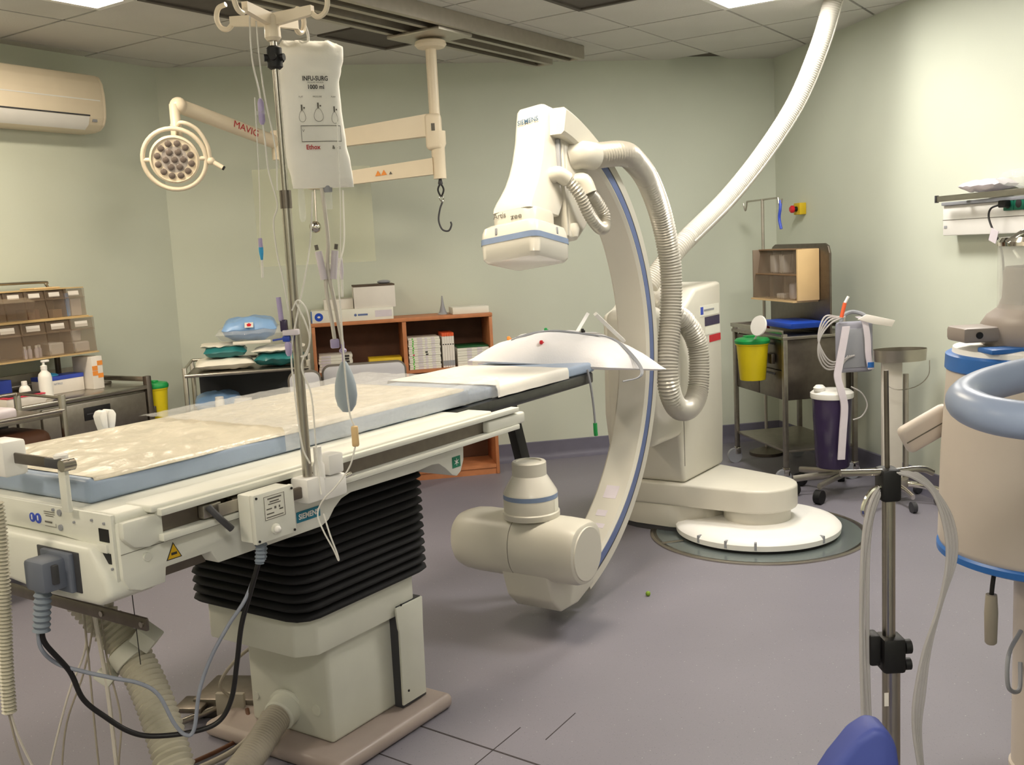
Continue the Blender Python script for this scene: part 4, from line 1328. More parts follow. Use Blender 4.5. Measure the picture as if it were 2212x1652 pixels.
# ports below the cuff
pts_ = part('spike_port', MB().cyl((0.022, 0, 1.655), (0.022, 0, 1.72), 0.011, n=14), 'clear', bag)
part('port_cap', MB().cyl((0.022, 0, 1.70), (0.022, 0, 1.722), 0.013, n=14), 'plastic_grey', pts_)
part('drip_chamber', MB().lathe([(0.005, 1.625), (0.009, 1.635), (0.009, 1.70), (0.006, 1.715)], (-0.048, 0, 0), n=14), 'clear', bag)
BX = 0.028
m = MB().lathe([(0.0001, 1.108), (0.013, 1.111), (0.025, 1.128), (0.0305, 1.155), (0.0285, 1.185), (0.021, 1.215), (0.012, 1.238), (0.007, 1.247)], (BX, -0.03, 0), (0, 0, 1), 28)
part('squeeze_bulb', m, 'bulb', bag, label='grey rubber squeeze bulb')
part('bulb_valve', MB().lathe([(0.004, 1.247), (0.004, 1.27), (0.010, 1.274), (0.010, 1.279), (0.005, 1.284), (0.005, 1.30)], (BX, -0.03, 0)), 'purple', bag)
part('inflation_tube', MB().tube([(0.006, 0, 1.72), (0.008, -0.02, 1.66), (0.010, -0.03, 1.57), (0.004, -0.03, 1.50), (0.016, -0.03, 1.40), (BX, -0.03, 1.295)], 0.0052, n=10), 'cable_white', bag)
part('inflation_tube', MB().tube([(-0.002, -0.028, 1.49), (-0.004, -0.03, 1.44), (0.004, -0.03, 1.36), (0.008, -0.03, 1.31)], 0.0052, n=10), 'cable_white', bag)
part('stopcock', MB().box(-0.004, 0.020, -0.037, -0.023, 1.285, 1.31, 0.004), 'purple', bag)
for (u, tilt) in ((-0.008, -0.05), (0.016, 0.05)):
    a = part('roller_clamp', MB().tube([(u + tilt * 0.2, -0.032, 1.545), (u, -0.032, 1.47)], 0.0095, n=12, raw=True), 'tape', bag)
    part('clamp_wheel', MB().cyl((u + tilt * 0.25, -0.032, 1.548), (u + tilt * 0.3, -0.032, 1.562), 0.005, n=10), 'grey_ink', a)
# ================================================================== left wall
use(LW)
ac = thing('air_conditioner', 'white wall-mounted air conditioner high on the left wall', 'air conditioner', (-1.1, -0.1, 2.32))
prof = [(-0.002, 2.325), (-0.002, 2.655), (-0.13, 2.655), (-0.185, 2.645), (-0.212, 2.60), (-0.222, 2.53), (-0.222, 2.46), (-0.215, 2.40), (-0.195, 2.36), (-0.155, 2.332), (-0.10, 2.325)]
part('body', MB().prism(prof, 'yz', -1.55, -0.60, 0.006), 'lamp_cream', ac)
pe = [(y * 0.97, 2.327 + (z - 2.325) * 0.985) for (y, z) in prof]
part('end_cap', MB().prism(pe, 'yz', -0.60, -0.574, 0.008), 'lamp_cream', ac)
part('front_crease', MB().box(-1.55, -0.62, -0.2235, -0.2215, 2.494, 2.50), 'plastic_white', ac)
part('air_vane', MB().prism([(-0.2165, 2.402), (-0.199, 2.362), (-0.160, 2.3335), (-0.166, 2.331), (-0.203, 2.357), (-0.2195, 2.402)], 'yz', -1.5, -0.70), 'plastic_white', ac)
part('vane_gap', MB().prism([(-0.2195, 2.412), (-0.2185, 2.404), (-0.214, 2.404), (-0.214, 2.412)], 'yz', -1.5, -0.695), 'dark_grey', ac)
part('display', MB().box(-0.675, -0.645, -0.213, -0.203, 2.375, 2.39), 'plastic_grey', ac)

# stainless drawer trolley
ct = thing('drawer_trolley', 'stainless steel drawer trolley with black recessed handles by the left wall', 'trolley', (-1.25, -0.30, 0))
part('body', MB().box(-1.98, -0.76, -0.535, -0.06, 0.12, 0.822, 0.004), 'steel_brushed', ct)
part('worktop', MB().box(-2.0, -0.735, -0.56, -0.04, 0.825, 0.85, 0.006), 'steel', ct)
for (a, b) in ((-1.98, -1.46), (-1.44, -0.775)):
    for (z0_, z1_) in ((0.645, 0.812), (0.455, 0.635), (0.265, 0.445), (0.13, 0.255)):
        dr = part('drawer', MB().box(a, b, -0.552, -0.537, z0_, z1_, 0.004), 'steel_brushed', ct)
        c = (a + b) / 2
        zc = z0_ + (z1_ - z0_) * 0.62
        part('handle', MB().box(c - 0.085, c + 0.085, -0.556, -0.55, zc - 0.036, zc + 0.036, 0.003), 'black', dr)
        part('handle_lip', MB().box(c - 0.07, c + 0.07, -0.558, -0.5555, zc - 0.004, zc + 0.002), 'dark_grey', dr)
for (x, y) in ((-0.75, -0.545), (-0.75, -0.06), (-1.985, -0.545), (-1.985, -0.06)):
    part('corner_post', MB().box(x - 0.018, x + 0.018, y - 0.016, y + 0.016, 0.06, 0.90, 0.003), 'steel_dark', ct)
    part('caster', MB().cyl((x - 0.012, y, 0.04), (x + 0.012, y, 0.04), 0.04, n=20), 'rubber', ct)
part('back_rail', MB().box(-1.98, -0.755, -0.065, -0.05, 0.865, 0.90, 0.004), 'steel', ct)
part('side_rail', MB().box(-0.757, -0.743, -0.545, -0.06, 0.868, 0.897, 0.004), 'steel', ct)
part('back_panel', MB().box(-1.98, -0.75, -0.045, -0.035, 0.80, 0.96, 0.003), 'steel_brushed', ct)

# tilt-bin rack on posts above the trolley
rk = thing('bin_rack', 'rack of clear brown tilt-out bins above the drawer trolley', 'bin rack', (-1.5, -0.25, 0.85))
for x in (-1.9, -1.0):
    part('post', MB().box(x - 0.012, x + 0.012, -0.115, -0.09, 0.851, 1.44, 0.003), 'steel_dark', rk)
part('top_rail', MB().tube([(-1.9, -0.10, 1.42), (-1.88, -0.10, 1.455), (-1.82, -0.10, 1.468), (-1.08, -0.10, 1.468), (-1.02, -0.10, 1.455), (-1.0, -0.10, 1.42)], 0.008, n=8), 'steel', rk)
def bin_row(x1, w, n, yf, z0_, z1_, items):
    x0_ = x1 - w * n
    part('shelf', MB().box(x0_ - 0.01, x1 + 0.005, yf - 0.004, -0.118, z0_ - 0.008, z0_), 'bin_edge', rk, smooth=False)
    part('cover', MB().box(x0_ - 0.01, x1 + 0.005, yf + 0.02, -0.118, z1_, z1_ + 0.006), 'bin_edge', rk, smooth=False)
    part('back', MB().box(x0_ - 0.01, x1 + 0.005, -0.122, -0.118, z0_, z1_), 'bin_back', rk, smooth=False)
    for i in range(n + 1):
        x = x1 - w * i
        part('divider', MB().box(x - 0.0022, x + 0.0022, yf + 0.012, -0.123, z0_ + 0.001, z1_ - 0.001), 'bin_clear', rk, smooth=False)
    for i in range(n):
        xa, xb = x1 - w * (i + 1) + 0.004, x1 - w * i - 0.004
        b = part('bin', MB().prism([(yf + 0.030, z1_ - 0.004), (yf + 0.026, z1_ - 0.004), (yf, z0_ + 0.002), (yf + 0.004, z0_ + 0.002)], 'yz', xa, xb), 'bin_clear', rk, smooth=False)
        h = z1_ - z0_
        part('bin_grip', MB().prism([(yf + 0.019, z1_ - 0.30 * h), (yf + 0.002, z1_ - 0.33 * h), (yf + 0.002, z1_ - 0.345 * h), (yf + 0.019, z1_ - 0.345 * h)], 'yz', xa, xb), 'bin_clear', b, smooth=False)
        lc = (xa + xb) / 2
        part('bin_label', MB().prism([(yf + 0.0265, z1_ - 0.09 * h), (yf + 0.024, z1_ - 0.09 * h), (yf + 0.020, z1_ - 0.25 * h), (yf + 0.0225, z1_ - 0.25 * h)], 'yz', lc - w * 0.27, lc + w * 0.27), 'card_white', b, smooth=False)
bin_row(-0.915, 0.123, 8, -0.30, 1.270, 1.425, None)
bin_row(-0.905, 0.150, 7, -0.345, 1.064, 1.258, None)
# one bin tilted open
op = MB().prism([(-0.325, 1.395), (-0.395, 1.372), (-0.372, 1.315), (-0.302, 1.28), (-0.30, 1.285), (-0.367, 1.32), (-0.389, 1.370), (-0.325, 1.39)], 'yz', -1.53, -1.30)
part('open_bin', op, 'bin_clear', rk, smooth=False)
# contents of the bins
def carton(x0_, x1_, y0_, y1_, z0_, z1_, mt, label, b=0.001, name='carton', cat='carton', group=None):
    return single(name, MB().box(x0_, x1_, y0_, y1_, z0_, z1_, b, 1), mt, label, cat, group=group)
carton(-0.995, -0.93, -0.272, -0.16, 1.271, 1.365, 'card_white', 'white carton inside the end bin of the upper bin row')
carton(-1.025, -1.0, -0.268, -0.16, 1.271, 1.40, 'pack_blue', 'blue packet beside the white carton in the upper bin row', name='packet', cat='packet')
carton(-1.105, -1.05, -0.262, -0.16, 1.271, 1.315, 'card_brown', 'low brown carton in the second bin of the upper row')
for i in range(3):
    carton(-1.27 + i * 0.028, -1.245 + i * 0.028, -0.262, -0.17, 1.271, 1.325, 'wood_back', 'small dark red vial box standing in the upper bin row', group='dark red vial boxes in the upper bins', name='vial_box', cat='box')
carton(-1.03, -0.935, -0.322, -0.18, 1.065, 1.125, 'card_white', 'white folded gauze pack at the bottom of the lower end bin', name='gauze_pack', cat='gauze pack', b=0.008)
carton(-1.03, -0.965, -0.295, -0.18, 1.1255, 1.195, 'card_white', 'white gauze pack standing on another in the lower end bin', name='gauze_pack', cat='gauze pack', b=0.008)
carton(-1.19, -1.10, -0.322, -0.18, 1.065, 1.135, 'card_white', 'white swab pack in the bin next to the lower end bin', name='swab_pack', cat='swab pack', b=0.008)
def vial(x, y, z, label, grp):
    t = thing('vial', label, 'vial', (x, y, z), group=grp)
    part('glass', MB().lathe([(0.011, 0), (0.012, 0.003), (0.012, 0.045), (0.007, 0.055)], (x, y, z), n=12), 'tape', t)
    part('cap', MB().lathe([(0.008, 0.055), (0.008, 0.068)], (x, y, z), n=12), 'plastic_white', t)
for (x, y) in ((-1.335, -0.31), (-1.30, -0.30), (-1.265, -0.31), (-1.235, -0.29)):
    vial(x, y, 1.065, 'small capped vial in the third bin of the lower row', 'vials in the lower bins')
single('ring_binder_strip', MB().box(-1.21, -1.05, -0.27, -0.14, 1.432, 1.440, 0.003), 'bin_beige', 'flat cream tray lying on top of the bin rack', 'tray')

# things on the trolley top (z = 0.85)
def pump_bottle(x, y, z, label):
    t = thing('pump_bottle', label, 'pump bottle', (x, y, z))
    part('bottle', MB().lathe([(0.030, 0), (0.035, 0.005), (0.035, 0.115), (0.030, 0.135), (0.016, 0.150), (0.015, 0.160)], (x, y, z), n=24), 'bottle_white', t)
    part('collar', MB().lathe([(0.017, 0.158), (0.017, 0.178), (0.007, 0.182), (0.006, 0.198)], (x, y, z), n=18), 'plastic_white', t)
    part('pump_head', MB().box(x - 0.012, x + 0.032, y - 0.009, y + 0.009, z + 0.196, z + 0.208, 0.004), 'plastic_white', t)
pump_bottle(-1.31, -0.42, 0.8505, 'white pump bottle of hand gel on the drawer trolley')
t = thing('small_bottle', 'small white round-shouldered bottle beside the pump bottle', 'bottle', (-1.42, -0.40, 0.8505))
part('bottle', MB().lathe([(0.026, 0), (0.029, 0.004), (0.029, 0.062), (0.024, 0.078), (0.013, 0.088)], (-1.42, -0.40, 0.8505), n=20), 'bottle_white', t)
part('cap', MB().lathe([(0.0145, 0.088), (0.0145, 0.108), (0.012, 0.11)], (-1.42, -0.40, 0.8505), n=18), 'plastic_white', t)
part('label_blue', MB().lathe([(0.0294, 0.036), (0.0294, 0.048)], (-1.42, -0.40, 0.8505), n=20), 'blue_box', t)
part('label_orange', MB().lathe([(0.0294, 0.012), (0.0294, 0.024)], (-1.42, -0.40, 0.8505), n=20), 'orange_box', t)
t = thing('glove_box', 'white and blue carton of gloves with a blue glove sticking out', 'glove box', (-1.10, -0.24, 0.8505))
part('box', MB().box(-1.23, -0.985, -0.30, -0.18, 0.8505, 0.925, 0.001), 'card_white', t)
part('blue_top', MB().box(-1.231, -0.984, -0.301, -0.179, 0.9255, 0.948, 0.001), 'blue_box', t)
part('glove', MB().ball((-1.16, -0.24, 0.948), (0.055, 0.04, 0.018)), 'cyan_clip', t)
part('printing', text_on('NITRILE', 0.016, (-1.15, -0.3012, 0.905), (1, 0, 0), (0, 0, 1)), 'stripe_light', t, smooth=False)
t = thing('orange_white_box', 'tall white box with orange squares at the end of the worktop', 'box', (-0.94, -0.30, 0.8505))
part('box', MB().box(-0.975, -0.905, -0.37, -0.20, 0.8505, 1.035, 0.001), 'card_white', t)
for (a, b, z) in ((0.5, 1.0, 0.78), (0.0, 0.5, 0.45), (0.5, 1.0, 0.36), (0.0, 0.5, 0.62)):
    part('orange_square', MB().box(-0.975 + a * 0.07, -0.975 + b * 0.07, -0.3712, -0.3702, 0.8505 + z * 0.17, 0.8505 + z * 0.17 + 0.026), 'orange_box', t, smooth=False)
single('blue_tray', MB().box(-1.75, -1.36, -0.20, -0.09, 0.8505, 0.955, 0.004), 'blue_box', 'long blue carton lying behind the small bottle', 'carton')
t = thing('supply_box', 'open white box with a red edge and paper packets beside the bottles', 'box', (-1.5, -0.47, 0.8505))
part('box', MB().box(-1.62, -1.40, -0.54, -0.46, 0.8505, 0.895, 0.002), 'card_white', t)
part('red_edge', MB().box(-1.62, -1.40, -0.542, -0.458, 0.8955, 0.902), 'pink', t, smooth=False)
part('packets', MB().box(-1.60, -1.42, -0.53, -0.47, 0.9025, 0.912, 0.002), 'black_ink', t)
single('gauze_tub', MB().lathe([(0.018, 0), (0.022, 0.004), (0.022, 0.03), (0.015, 0.036)], (-1.375, -0.47, 0.8505), n=16), 'bottle_white', 'tiny white tub in front of the pump bottle', 'tub')
t = thing('kidney_dish', 'steel instrument tray with a wire handle at the back of the worktop', 'tray', (-0.83, -0.17, 0.8505))
part('tray', MB().box(-0.88, -0.76, -0.25, -0.08, 0.8505, 0.868, 0.004), 'steel_brushed', t)
part('wire_handle', MB().tube([(-0.86, -0.10, 0.868), (-0.85, -0.10, 0.905), (-0.82, -0.10, 0.92), (-0.79, -0.10, 0.905), (-0.78, -0.10, 0.868)], 0.003, n=6), 'steel_dark', t)

# sharps bin at the end of the trolley
def sharps_bin(x, y, z, r, h, label, open_lid=False):
    t = thing('sharps_bin', label, 'sharps bin', (x, y, z))
    part('bucket', MB().lathe([(r * 0.78, 0), (r * 0.8, 0.004), (r * 0.98, h), (r * 1.04, h + 0.004), (r * 1.04, h + 0.012)], (x, y, z), n=28), 'yellow', t)
    l = part('lid', MB().lathe([(r * 1.08, h + 0.012), (r * 1.10, h + 0.018), (r * 1.10, h + 0.030), (r * 0.98, h + 0.042), (r * 0.5, h + 0.048)], (x, y, z), n=28), 'green_lid', t)
    part('lid_knob', MB().box(x - r * 0.55, x + r * 0.05, y - r * 0.4, y + r * 0.4, z + h + 0.044, z + h + 0.058, 0.006), 'green_lid', l)
    return t
sb = sharps_bin(-0.655, -0.50, 0.62, 0.066, 0.185, 'yellow sharps bin with green lid hooked on the end of the drawer trolley')
part('bracket', MB().box(-0.731, -0.715, -0.56, -0.44, 0.66, 0.72, 0.002), 'steel_dark', sb)

# small tube-frame trolley in front
ft = thing('tube_frame_trolley', 'small steel tube-frame trolley with a raised guard rail', 'trolley', (-1.92, -0.80, 0))
for (x, y) in ((-1.62, -0.98), (-1.62, -0.63), (-2.25, -0.98), (-2.25, -0.63)):
    part('leg', MB().box(x - 0.013, x + 0.013, y - 0.013, y + 0.013, 0.06, 0.935, 0.003), 'steel', ft)
    part('caster', MB().cyl((x - 0.01, y, 0.035), (x + 0.01, y, 0.035), 0.035, n=18), 'rubber', ft)
part('top_tray', MB().box(-2.24, -1.63, -0.97, -0.64, 0.832, 0.848, 0.003), 'steel_brushed', ft)
part('front_rail', MB().cyl((-2.25, -0.985, 0.862), (-1.62, -0.985, 0.862), 0.009), 'steel', ft)
part('guard_rail', MB().cyl((-2.25, -0.63, 0.93), (-1.62, -0.63, 0.93), 0.009), 'steel', ft)
part('side_guard', MB().cyl((-1.62, -0.98, 0.92), (-1.62, -0.63, 0.93), 0.007), 'steel', ft)
part('lower_tray', MB().box(-2.24, -1.63, -0.97, -0.64, 0.25, 0.265, 0.003), 'steel_brushed', ft)
single('swab_pile', MB().box(-2.2, -1.80, -0.90, -0.70, 0.849, 0.90, 0.016, 3), 'tape', 'pale plastic-wrapped swabs on the tube-frame trolley', 'swab pack')
single('dark_bag', MB().box(-2.2, -1.66, -0.955, -0.66, 0.27, 0.78, 0.05, 3), 'wood_back', 'dark brown bag inside the tube-frame trolley', 'bag')
# ================================================================== far wall
use(BW)
bc = thing('bookcase', 'low brown wooden bookcase with two open bays', 'bookcase', (1.46, -0.18, 0))
X0, X1, XM = 0.863, 2.056, 1.464
part('side', MB().box(X0, X0 + 0.022, -0.345, -0.02, 0.0, 1.078, 0.002), 'wood', bc)
part('side', MB().box(X1 - 0.022, X1, -0.345, -0.02, 0.0, 1.078, 0.002), 'wood', bc)
part('divider', MB().box(XM - 0.013, XM + 0.013, -0.344, -0.03, 0.07, 1.077), 'wood', bc)
part('top', MB().box(X0 - 0.002, X1 + 0.002, -0.348, -0.018, 1.079, 1.103, 0.002), 'wood', bc)
part('shelf', MB().box(X0 + 0.023, XM - 0.014, -0.342, -0.03, 0.752, 0.774), 'wood', bc)
part('shelf', MB().box(XM + 0.014, X1 - 0.023, -0.342, -0.03, 0.732, 0.752), 'wood', bc)
part('shelf', MB().box(X0 + 0.023, XM - 0.014, -0.342, -0.03, 0.40, 0.42), 'wood', bc)
part('shelf', MB().box(XM + 0.014, X1 - 0.023, -0.342, -0.03, 0.40, 0.42), 'wood', bc)
part('plinth', MB().box(X0 + 0.023, X1 - 0.023, -0.342, -0.03, 0.045, 0.068), 'wood', bc)
part('kick_board', MB().box(X0 + 0.023, X1 - 0.023, -0.335, -0.32, 0.0, 0.044), 'wood', bc)
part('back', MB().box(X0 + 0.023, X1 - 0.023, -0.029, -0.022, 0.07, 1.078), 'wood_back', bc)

ORD = ['lowest', 'second from the bottom', 'third from the bottom', 'fourth from the bottom', 'fifth from the bottom', 'sixth from the bottom', 'seventh from the bottom', 'seventh from the top', 'sixth from the top', 'fifth from the top', 'fourth from the top', 'third from the top', 'second from the top', 'topmost']
def rank(i, n):
    return ORD[i] if i < n / 2 else ORD[13 - (n - 1 - i)]
def flat_box(x0, x1, y0, y1, z0, z1, mt, label, group, mark=None, marks=()):
    t = thing('catheter_box', label, 'box', ((x0 + x1) / 2, (y0 + y1) / 2, z0), group=group)
    part('carton', MB().box(x0, x1, y0, y1, z0, z1 - 0.0008, 0.001, 1), mt, t)
    for (a, b, mm) in marks:
        part('spine_mark', MB().box(x0 + (x1 - x0) * a, x0 + (x1 - x0) * b, y0 - 0.0008, y0 + 0.0004, z0 + 0.002, z1 - 0.003), mm, t, smooth=False)
# tall stack of white catheter boxes with green spine marks
for i in range(14):
    z = 0.753 + i * 0.0152
    dx = 0.002 * math.sin(i * 2.3)
    flat_box(1.486 + dx, 1.698 + dx, -0.325 - dx, -0.10, z, z + 0.0152, 'card_pale', 'flat white box with a spine mark, ' + rank(i, 14) + ' in the tall bookcase stack', 'white boxes with green marks on the bookcase', marks=((0.12, 0.165, 'green_mark' if i != 6 else 'red_ink'), (0.28, 0.44, 'tape'), (0.52, 0.60, 'tape' if i not in (6, 7) else 'black_ink'), (0.72, 0.84, 'tape')))
# upright slim files with orange tops
for i in range(5):
    x = 1.712 + i * 0.0163
    t = thing('slim_file', ['first', 'second', 'third', 'fourth', 'fifth'][i] + ' slim orange-topped upright carton counted from the tall stack', 'file', (x + 0.008, -0.22, 0.753), group='orange-topped upright cartons on the bookcase')
    part('carton', MB().box(x, x + 0.0155, -0.325, -0.12, 0.753, 0.962, 0.001, 1), 'card_white', t)
    part('orange_top', MB().box(x, x + 0.0155, -0.3255, -0.12, 0.9625, 0.985, 0.001, 1), 'orange', t)
    part('grey_band', MB().box(x + 0.001, x + 0.0145, -0.326, -0.3245, 0.765, 0.80), 'plastic_grey', t, smooth=False)
    part('dark_mark', MB().box(x + 0.003, x + 0.0125, -0.326, -0.3245, 0.905, 0.912), 'black_ink', t, smooth=False)
# low stack with a dark green lid
for i in range(7):
    z = 0.753 + i * 0.0175
    flat_box(1.812, 2.028, -0.325 + 0.002 * (i % 2), -0.10, z, z + 0.0175, 'card_pale', 'flat white carton, ' + rank(i, 7) + ' under the dark green folder', 'white cartons in the low stack on the bookcase', marks=((0.30, 0.45, 'tape'), (0.62, 0.78, 'tape')))
single('green_folder', MB().box(1.815, 2.028, -0.31, -0.08, 0.876, 0.886, 0.002), 'green_dark', 'dark green folder on the low stack of cartons', 'folder')
# left bay
for i in range(6):
    z = 0.775 + i * 0.0185
    flat_box(0.892 + 0.003 * (i % 3), 1.05, -0.31, -0.10, z, z + 0.0185, 'card_pale', 'flat white box, ' + rank(i, 6) + ' of the stack opposite the yellow carton', 'white boxes in the left bookcase bay', marks=((0.1, 0.5, 'tape'),))
for i in range(6):
    z = 0.775 + i * 0.0185
    flat_box(1.056, 1.112 + 0.003 * (i % 2), -0.31, -0.10, z, z + 0.0185, 'card_pale', 'narrow black and white box, ' + rank(i, 6) + ' of its bookcase stack', 'black and white boxes in the left bookcase bay', marks=((0.05, 0.65, 'black_ink'),))
t = thing('yellow_carton', 'flat yellow carton on the shelf of the left bookcase bay', 'carton', (1.33, -0.2, 0.775))
part('carton', MB().box(1.222, 1.438, -0.325, -0.15, 0.7755, 0.845, 0.001), 'yellow_box', t)
part('printing', MB().box(1.29, 1.40, -0.3262, -0.3250, 0.80, 0.82), 'sign_yellow', t, smooth=False)
part('printing', MB().box(1.30, 1.315, -0.327, -0.3262, 0.80, 0.82), 'black_ink', t, smooth=False)
# on top
t = thing('long_flat_carton', 'long white flat carton with a blue round emblem on the bookcase', 'carton', (1.13, -0.2, 1.103))
part('carton', MB().box(0.868, 1.40, -0.335, -0.06, 1.1035, 1.182, 0.001), 'card_pale', t)
part('blue_edge', MB().box(0.866, 0.872, -0.3362, -0.06, 1.105, 1.181), 'blue_band', t, smooth=False)
part('emblem', MB().cyl((0.916, -0.335, 1.142), (0.916, -0.3364, 1.142), 0.027, n=28), 'blue_deep', t)
part('emblem_figure', MB().ball((0.916, -0.3364, 1.142), (0.010, 0.0008, 0.007), 10, 6), 'card_white', t)
part('printing', MB().box(1.168, 1.232, -0.3362, -0.3350, 1.136, 1.148), 'stripe_blue', t, smooth=False)
part('emblem_small', MB().cyl((1.152, -0.335, 1.142), (1.152, -0.3362, 1.142), 0.009, n=14), 'stripe_blue', t)
part('grey_panel', MB().box(1.28, 1.39, -0.3362, -0.3350, 1.122, 1.165), 'tape', t, smooth=False)
t = thing('grey_carton', 'open grey-white carton standing on the long flat carton', 'carton', (1.29, -0.2, 1.183))
part('carton', MB().box(1.150, 1.420, -0.325, -0.08, 1.1825, 1.322, 0.001), 'card_white', t)
part('torn_edge', MB().box(1.150, 1.420, -0.3255, -0.0795, 1.3225, 1.333), 'box_lid_dark', t, smooth=False)
single('white_carton', MB().box(0.955, 1.145, -0.28, -0.08, 1.1825, 1.248, 0.001), 'card_white', 'low white carton behind the drip tubing on the long flat carton', 'carton')
single('hair_net_pile', MB().ball((1.36, -0.2, 1.345), (0.045, 0.03, 0.013)), 'plastic_grey', 'small grey crumpled film on top of the open carton', 'film')
single('thin_white_box', MB().box(1.80, 2.045, -0.30, -0.10, 1.1035, 1.148, 0.001), 'card_pale', 'thin white box at the end of the bookcase top', 'box')
t = thing('mask_stand', 'small grey cone-shaped holder beside the thin white box', 'holder', (1.745, -0.2, 1.103))
part('cone', MB().lathe([(0.035, 0), (0.022, 0.02), (0.010, 0.07), (0.004, 0.125)], (1.745, -0.2, 1.1035), n=16), 'plastic_grey', t)
part('base', MB().lathe([(0.042, 0), (0.042, 0.008), (0.03, 0.012)], (1.745, -0.2, 1.1035), n=20), 'clear', t)

# ------------------------------------------------------------------ steel trolley with sterile packs
tr = thing('pack_trolley', 'steel two-tier trolley loaded with sterile packs', 'trolley', (0.5, -0.68, 0))
for (x, y) in ((0.115, -0.86), (0.115, -0.46), (0.83, -0.86), (0.83, -0.46)):
    part('leg', MB().box(x - 0.013, x + 0.013, y - 0.013, y + 0.013, 0.07, 0.925, 0.003), 'steel', tr)
    part('caster', MB().cyl((x - 0.01, y, 0.036), (x + 0.01, y, 0.036), 0.036, n=18), 'rubber', tr)
part('top_tray', MB().box(0.125, 0.82, -0.85, -0.47, 0.872, 0.885, 0.003), 'steel_brushed', tr)
part('front_rail', MB().cyl((0.115, -0.872, 0.876), (0.83, -0.872, 0.876), 0.011), 'steel', tr)
part('back_rail', MB().cyl((0.115, -0.46, 0.93), (0.83, -0.46, 0.93), 0.009), 'steel', tr)
part('side_rail', MB().cyl((0.115, -0.86, 0.915), (0.115, -0.46, 0.93), 0.008), 'steel', tr)
part('middle_tray', MB().box(0.125, 0.82, -0.85, -0.47, 0.585, 0.60, 0.003), 'steel_brushed', tr)
part('back_panel', MB().box(0.15, 0.82, -0.465, -0.455, 0.30, 0.87), 'dark_grey', tr, smooth=False)

def soft_pack(c, size, rz, seed, tilt=0.0):
    """plump wrapped pack with pinched ends"""
    lx, ly, h = size
    m = MB()
    n = 18
    vs = []
    for sgn in (1, -1):
        for i in range(n + 1):
            for j in range(n + 1):
                a, b = 2 * i / n - 1, 2 * j / n - 1
                th = (max(0, 1 - abs(a) ** 4) * max(0, 1 - abs(b) ** 4)) ** 0.5
                th *= 1 + 0.25 * mnoise.noise(Vector((a * 2.5 + seed, b * 2.5, seed)))
                e = 0.02 * mnoise.noise(Vector((a * 5, b * 5, seed + 4)))
                vs.append(Vector((a * lx / 2 * (1 + e), b * ly / 2 * (1 + e), h / 2 + sgn * (h / 2) * th + 0.01 * mnoise.noise(Vector((a * 3, b * 3, seed + 2))))))
    w = n + 1
    fs = []
    for i in range(n):
        for j in range(n):
            q = (i * w + j, (i + 1) * w + j, (i + 1) * w + j + 1, i * w + j + 1)
            fs.append(q)
            fs.append(tuple(k + w * w for k in q[::-1]))
    m.add(vs, fs)
    mz = min(p.z for p in m.v)
    m.shift(0, 0, -mz)
    return m.xf(Matrix.Translation(Vector(c)) @ Matrix.Rotation(rz, 4, 'Z') @ Matrix.Rotation(tilt, 4, 'Y'))
def pack(name, c, size, rz, seed, mt, label, band=None, tilt=0.0):
    t = thing(name, label, 'sterile pack', c)
    part('wrap', soft_pack(c, size, rz, seed, tilt), mt, t, ang=180)
    if band:
        part('paper_flap', soft_pack((c[0] + band[0], c[1] + band[1], c[2] + band[2]), band[3], rz, seed + 5, tilt), band[4], t, ang=180)
    return t
pack('sterile_pack', (0.335, -0.70, 0.888), (0.34, 0.30, 0.062), 0.1, 1.0, 'pack_white', 'white paper pack at the bottom of the pile on the pack trolley')
pack('sterile_pack', (0.66, -0.69, 0.888), (0.27, 0.32, 0.085), -0.1, 2.0, 'pack_green', 'green drape pack under the white paper flap on the pack trolley', (0.0, 0.0, 0.078, (0.29, 0.33, 0.03), 'pack_white'))
pack('sterile_pack', (0.345, -0.69, 0.955), (0.25, 0.26, 0.07), 0.05, 3.0, 'pack_green', 'green drape pack under the blue pack on the pack trolley', (-0.01, 0.02, 0.062, (0.27, 0.25, 0.02), 'pack_white'))
pb = pack('sterile_pack', (0.50, -0.69, 1.045), (0.32, 0.28, 0.135), 0.0, 4.0, 'pack_blue', 'blue film-wrapped pack with a red emblem on top of the pile')
lo_, ln_, _, _ = tree(soft_pack((0.50, -0.69, 1.045), (0.32, 0.28, 0.135), 0.0, 4.0)).ray_cast(Vector((0.50, -2.0, 1.22)), Vector((0, 1, -0.05)))
if lo_ is None:
    lo_, ln_ = Vector((0.50, -0.80, 1.16)), Vector((0, -0.6, 0.8))
if ln_.y > 0: ln_ = -ln_
lu_ = Vector((1, 0, 0)).cross(-ln_).normalized()
if lu_.z < 0: lu_ = -lu_
lo_ = lo_ + ln_ * 0.006 - lu_ * 0.02
part('label', quad_on(lo_, (1, 0, 0), lu_, 0.050, 0.042), 'card_white', pb, smooth=False)
em = MB().add([lo_ + ln_ * 0.001 + Vector((1, 0, 0)) * 0.015 * math.sin(R(72 * i)) + lu_ * 0.015 * math.cos(R(72 * i)) for i in range(5)], [(0, 1, 2, 3, 4)])
part('red_emblem', em, 'red', pb, smooth=False)
part('film_wrap', soft_pack((0.50, -0.69, 1.035), (0.40, 0.30, 0.10), 0.0, 7.0), 'film', pb, ang=180)
part('white_strip', MB().box(0.40, 0.62, -0.835, -0.82, 1.038, 1.056, 0.004), 'pack_white', pb)
